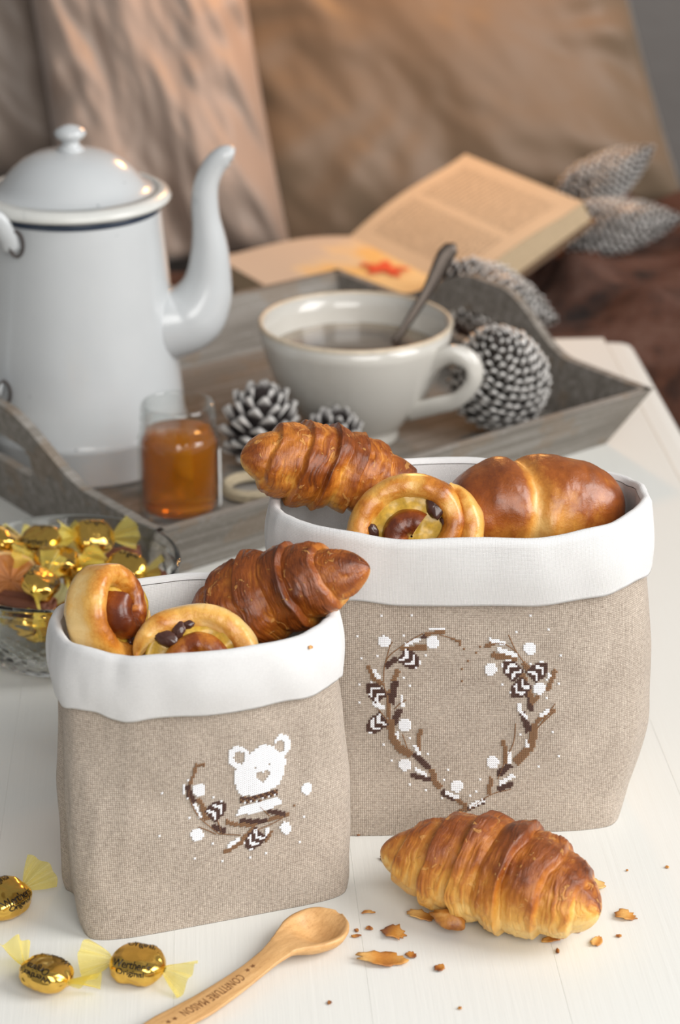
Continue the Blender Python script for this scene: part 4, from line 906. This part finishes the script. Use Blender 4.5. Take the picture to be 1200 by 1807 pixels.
# ================================================================== candies
def candy_S(u, psi, seed, off=0.0):
    """u -1..1 along twist axis, psi round; foil surface"""
    a_, b_, c_ = 0.0132, 0.0100, 0.0062
    e = np.clip(1-np.abs(u)**3.4, 0, 1)**0.6; e = np.maximum(e, 0.14)
    cp_, sp_ = np.cos(psi), np.sin(psi)
    rad = (np.abs(cp_)**3.6+np.abs(sp_)**3.6)**(-1/3.6)
    cr_ = np.abs(vnoise(u*4.0+seed*3, cp_*3.0, sp_*3.0, seed))
    k = 1 + 0.05*vnoise(u*2.6+seed, cp_*2.2, sp_*2.2, seed) + 0.05*cr_ + 0.16*np.clip(np.abs(u)-0.62, 0, 1)*np.sin(psi*8+seed+u*4)
    y = b_*e*rad*cp_*k; z = c_*e*rad*sp_*k; x = a_*u*np.ones_like(psi)
    n = np.stack([0.3*u*np.ones_like(y), y/b_**2, z/c_**2], -1); n /= np.linalg.norm(n, axis=-1)[..., None]+1e-9
    return np.stack([x, y, z], -1) + n*off
def candy_meshes(seed):
    u = np.concatenate([np.linspace(-1, -0.8, 8), np.linspace(-0.8, 0.8, 34)[1:-1], np.linspace(0.8, 1, 8)])[:, None]; ps = np.linspace(0, 2*math.pi, 64, endpoint=False)[None]
    V, Fs = surf(candy_S(u, ps, seed), cv=True, cap0=False)
    body = mesh('candy_foil', V, Fs, GOLD, True)
    tails = []
    for sg in (-1, 1):
        nl, nw = 16, 40; s_ = np.linspace(0, 1, nl)[:, None]; a_ = np.linspace(-1, 1, nw)[None]
        wd = 0.0013 + 0.0092*s_**0.75; tx = sg*(0.0126 + 0.0150*s_ - 0.0030*s_*a_**2)
        zz = (0.0010+0.0008*s_)*np.sin(a_*8+seed*1.7+sg+1.5*s_) + 0.0042*s_*(1-a_**2) + 0.0016*s_*np.sin(a_*3+seed)
        tails.append(mesh('candy_wrapper', *surf(np.stack([tx+0*a_, wd*a_, zz], -1)), WRAP))
    # second layer of each tail gives the doubled twist
    return body, tails
def lettering(seed, lines, psi0, size, flip=1):
    V, Fs = text_mesh(lines, size, 'CENTER', 0.92, 0.78)
    x = V[:, 0]/np.abs(V[:, 0]).max()*0.0092; y = V[:, 1]/np.abs(V[:, 1]).max()*0.0046; ps = psi0 - y/0.0088
    return mesh('candy_lettering', candy_S(np.clip(x/0.0132, -0.92, 0.92), ps, seed, 0.00030), Fs, INK, False)
CM = {k: candy_meshes(k) for k in (1, 2, 3)}
LT = {k: [lettering(k, "Werther's\nOriginal", math.radians(142), 0.0056), lettering(k, "Werther's\nOriginal", math.radians(38), 0.0056, 1)] for k in (1, 2, 3)}
def candy(label, loc, rot, seed, group=None, rest=None, scale=1.0, tailrot=((0, 0, 0), (0, 0, 0))):
    root = thing('candy', label, 'candy', loc, rot, group); root.scale = (scale,)*3
    body, tails = CM[seed]
    b_ = obj('foil', body, root)
    for l in LT[seed]: obj('lettering', l, b_)
    for k, tm in enumerate(tails):
        t_ = obj('wrapper_twist', tm, root); sg = (-1, 1)[k]
        piv = Matrix.Translation((sg*0.0124, 0, 0)); t_.matrix_basis = piv @ Euler(tailrot[k]).to_matrix().to_4x4() @ piv.inverted()
    return root
def on_table(px, py, h=0.0070): p = gp(px, py, h); return (p.x, p.y, T0+h)
candy('gold wrapped candy lying under the corner of the small basket, its lettering upright', on_table(243, 1702, 0.0074), (0.12, 0.0, math.radians(-17)), 1, 'gold candies on the table', None, 1.0, ((0.5, 0.05, 0.25), (0.35, 0.10, -0.12)))
candy('gold wrapped candy lying on the table with its lettering upside down', on_table(82, 1718, 0.0074), (0.15, 0.0, math.radians(148)), 2, 'gold candies on the table', None, 0.97, ((0.55, 0.12, 0.1), (0.5, -0.2, -0.5)))
candy('gold wrapped candy on the table beside the left seam of the small basket', on_table(10, 1585, 0.0080), (0.25, 0.0, math.radians(52)), 3, 'gold candies on the table', None, 1.0, ((0.4, 0.15, 0), (0.5, -0.35, 0.0)))
GB = 'gold candies in the glass bowl'; LB = ['gold candy showing black lettering, lying on the cinnamon stick in the glass bowl', 'gold candy behind the orange slice, by the back rim of the glass bowl'] + ['gold candy in the middle of the heap in the glass bowl', 'gold candy standing next to the orange slice in the glass bowl', 'gold candy beside the scrolled cinnamon end in the glass bowl'] + ['gold candy under other candies in the glass bowl']*5
def in_bowl(px, py, h): p = gp(px, py, h); return (p.x, p.y, T0+h)
for kb, (px, py, h, rot, sd) in enumerate(((165, 948, 0.058, (0.7, 0.25, 0.5), 1), (72, 955, 0.056, (0.3, -0.1, -0.35), 2), (100, 990, 0.053, (0.2, 0.15, 0.1), 3), (72, 1030, 0.054, (0.5, 0.05, 1.35), 1), (222, 1004, 0.048, (0.5, 0.05, -0.5), 2),
                           (12, 955, 0.055, (0.4, 0.5, 1.0), 3), (5, 1000, 0.050, (0.3, 0.2, 0.6), 1), (130, 1000, 0.040, (0.2, 0.1, 1.2), 2))):
    candy(LB[kb], in_bowl(px, py, h), rot, sd, GB, None, 1.02, ((0.6, 0.2, 0.2), (0.5, -0.3, 0.2)))
for lay, (n_, r_, h_) in enumerate(((5, 0.020, 0.0165), (7, 0.031, 0.0315))):
    for k in range(n_):
        a_ = 2*math.pi*k/n_ + 0.4*lay
        candy(LB[-1], (BC[0]+r_*math.cos(a_), BC[1]+r_*math.sin(a_), T0+h_), (0.2*math.sin(k*2.1), 0.1, a_+math.pi/2+0.25*math.sin(k*3)), 1+k % 3, GB, None, 0.95, ((0.4, 0.35, 0.2), (0.4, -0.35, 0.2)))
def cinnamon(label, p0, p1, R):
    root = thing('cinnamon_stick', label, 'cinnamon stick', p0, group='cinnamon sticks in the glass bowl'); d = Vector(p1)-Vector(p0); L = d.length
    root.rotation_euler = d.to_track_quat('X', 'Z').to_euler()
    for sg in (-1, 1):     # two scrolled halves
        a_ = np.linspace(0, 2*math.pi*1.35, 46); r_ = R*0.56*(1-0.062*a_); sx = np.linspace(0, L, 14)
        cx, cy = sg*R*0.46, 0
        prof2 = np.stack([cx + sg*r_*np.cos(a_+2.4), cy + r_*np.sin(a_+2.4)], -1); th = 0.0006
        Pm = np.zeros((14, 46, 3))
        for i, x in enumerate(sx): Pm[i, :, 0] = x; Pm[i, :, 1:] = prof2*(1+0.03*math.sin(i*1.3)); 
        q = obj('bark_scroll', mesh('bark_scroll', *surf(Pm), CINN), root); q.modifiers.new('s', 'SOLIDIFY').thickness = th
cinnamon('cinnamon stick with its scrolled end at the bowl edge next to the pale raisin roll', in_bowl(288, 1012, 0.043), in_bowl(200, 1060, 0.034), 0.0075)
cinnamon('cinnamon stick lying across the back of the bowl under the lettered candy', in_bowl(248, 972, 0.043), in_bowl(130, 985, 0.038), 0.0065)
cinnamon('cinnamon stick lying along the front rim inside the glass bowl', in_bowl(-20, 1050, 0.042), in_bowl(90, 1068, 0.044), 0.0070)
# dried orange slice
os_ = thing('dried_orange_slice', 'dried orange slice leaning on the candies in the glass bowl', 'orange slice', in_bowl(18, 1026, 0.048)); os_.rotation_euler = (0.75, 0.25, 0.3)
n = 60; g = np.linspace(0, 2*math.pi, n, endpoint=False)[:, None]; q = np.linspace(0.03, 1, 14)[None]; wv = 0.0012*np.sin(g*10)*q*(1-q)*3+0.0012*np.sin(g*3)*q
Pt = np.stack([0.0175*q*np.cos(g), 0.0175*q*np.sin(g), 0.0012+wv], -1); Pb = Pt[:, ::-1].copy(); Pb[..., 2] -= 0.0024
obj('flesh', mesh('flesh', *surf(np.concatenate([Pt, Pb], 1), cu=True), ORANGE), os_)
rp = np.stack([0.018*np.cos(g[:, 0]), 0.018*np.sin(g[:, 0]), 0.0012*np.sin(g[:, 0]*3)], -1); rp = np.vstack([rp, rp[:1]])
obj('rind', mesh('rind', *tube(rp, 0.0015, 8, 1.3, (0, 0, 1), False), RIND), os_)

# ================================================================== pastry flakes on the table and the cuff
def flake(label, cx, cy, wpx, hpx, ang, bake, seed, group, loc=None, tilt=(0, 0)):
    rg = random.Random(seed); k = 3700.0; W_, D_ = wpx/k/2, hpx/k/2/0.55
    nr, na = 5, 26; V = []; bk = []
    pr_ = [0.72+0.38*rg.random() for _ in range(na)]
    for i in range(nr):
        for j in range(na):
            a_ = 2*math.pi*j/na; q = (i/(nr-1))*(1-(1-pr_[j])*(i/(nr-1))); x = W_*q*math.cos(a_); y = D_*q*math.sin(a_)
            V.append((x, y, 0.0008 + 0.10*W_*math.sin(x/W_*2.6+seed)+0.16*D_*(y/D_)**2+0*rg.random())); bk.append(bake+0.35*math.sin(x/W_*3+seed*2)*0.6)
    Fs = [((i+1)*na+j, (i+1)*na+(j+1) % na, i*na+(j+1) % na, i*na+j) for i in range(1, nr-1) for j in range(na)]
    Fs += [(0, na+j, na+(j+1) % na) for j in range(na)]
    V = np.array(V); V[:, 2] -= V[:, 2].min() - 0.0003
    p = loc or gp(cx, cy); p = Vector(p)
    o = obj('pastry_flake', mesh('pastry_flake', V, Fs, FLAKE, True, None, {'bake': bk}), None, p, (tilt[0], tilt[1], ang)); so = o.modifiers.new('s', 'SOLIDIFY'); so.thickness = 0.0005; so.offset = 1
    return tag(o, label, 'pastry flake', group)
GF = 'pastry flakes on the table'
tiny = 'tiny brown pastry crumb on the white table'; med = 'thin golden brown pastry flake on the white table'
fl_ = [(222,222,22,22,0.8,0.75,tiny),(168,398,45,9,0.1,0.45,tiny),(345,412,104,30,-0.25,0.30,'long two-toned pastry flake between the croissant and the spoon'),(172,450,28,12,0,0.6,tiny),(130,457,16,10,0.4,0.7,tiny),(128,476,34,9,0,0.6,tiny),(85,469,18,9,0,0.8,tiny),
 (250,468,88,42,-0.45,0.55,'curled dark pastry flake beside the spoon bowl'),(310,540,40,18,-0.2,0.7,med),(215,557,162,46,0.0,0.35,'largest pastry flake, long and golden, on the table below the spoon bowl'),(405,582,42,20,0.6,0.65,med),(40,696,15,11,0,0.75,tiny),(471,714,12,8,0,0.4,tiny),(795,526,12,16,0,0.75,tiny),
 (1018,411,78,30,-0.3,0.42,med),(925,495,40,34,-0.4,0.25,med),(997,475,20,9,0,0.6,tiny),(862,460,26,10,-0.2,0.6,tiny),(775,489,82,22,0.1,0.4,med),(385,377,48,14,0.2,0.6,med),(923,310,74,36,0.35,0.15,'pale pastry flake sticking out behind the end of the croissant'),(918,344,40,22,-0.2,0.25,med),(1157,247,14,9,0,0.4,tiny),(137,137,20,16,0,0.75,tiny),(575,430,14,10,0,0.6,tiny),(1025,258,8,5,0,0.4,tiny),(903,259,14,5,0,0.4,tiny)]
for k, (x, y, wd_, ht_, a_, b_, lb) in enumerate(fl_): flake(lb, 560+x*0.5333, 1400+y*0.5333, wd_*0.5333, ht_*0.5333, a_, b_, k+1, GF)
for k, (px, py) in enumerate(((553, 1106), (556, 1098), (546, 1142))):
    d = Vector(ray(px, py)).normalized(); best = None
    cuff = [c for c in smB.children if c.name.startswith('cuff')][0]
    bv = BVHTree.FromPolygons([smM @ v.co for v in cuff.data.vertices], [tuple(p.vertices) for p in cuff.data.polygons]); loc, nor, _, _ = bv.ray_cast(Vector(CAM), d)
    if loc: flake('tiny orange pastry crumb on the white cuff of the small basket', 0, 0, 9, 4, 0.5, 0.4, 60+k, 'crumbs on the cuff', loc + nor*(0.0003 if nor.dot(d) < 0 else -0.0003), (1.2, 0))
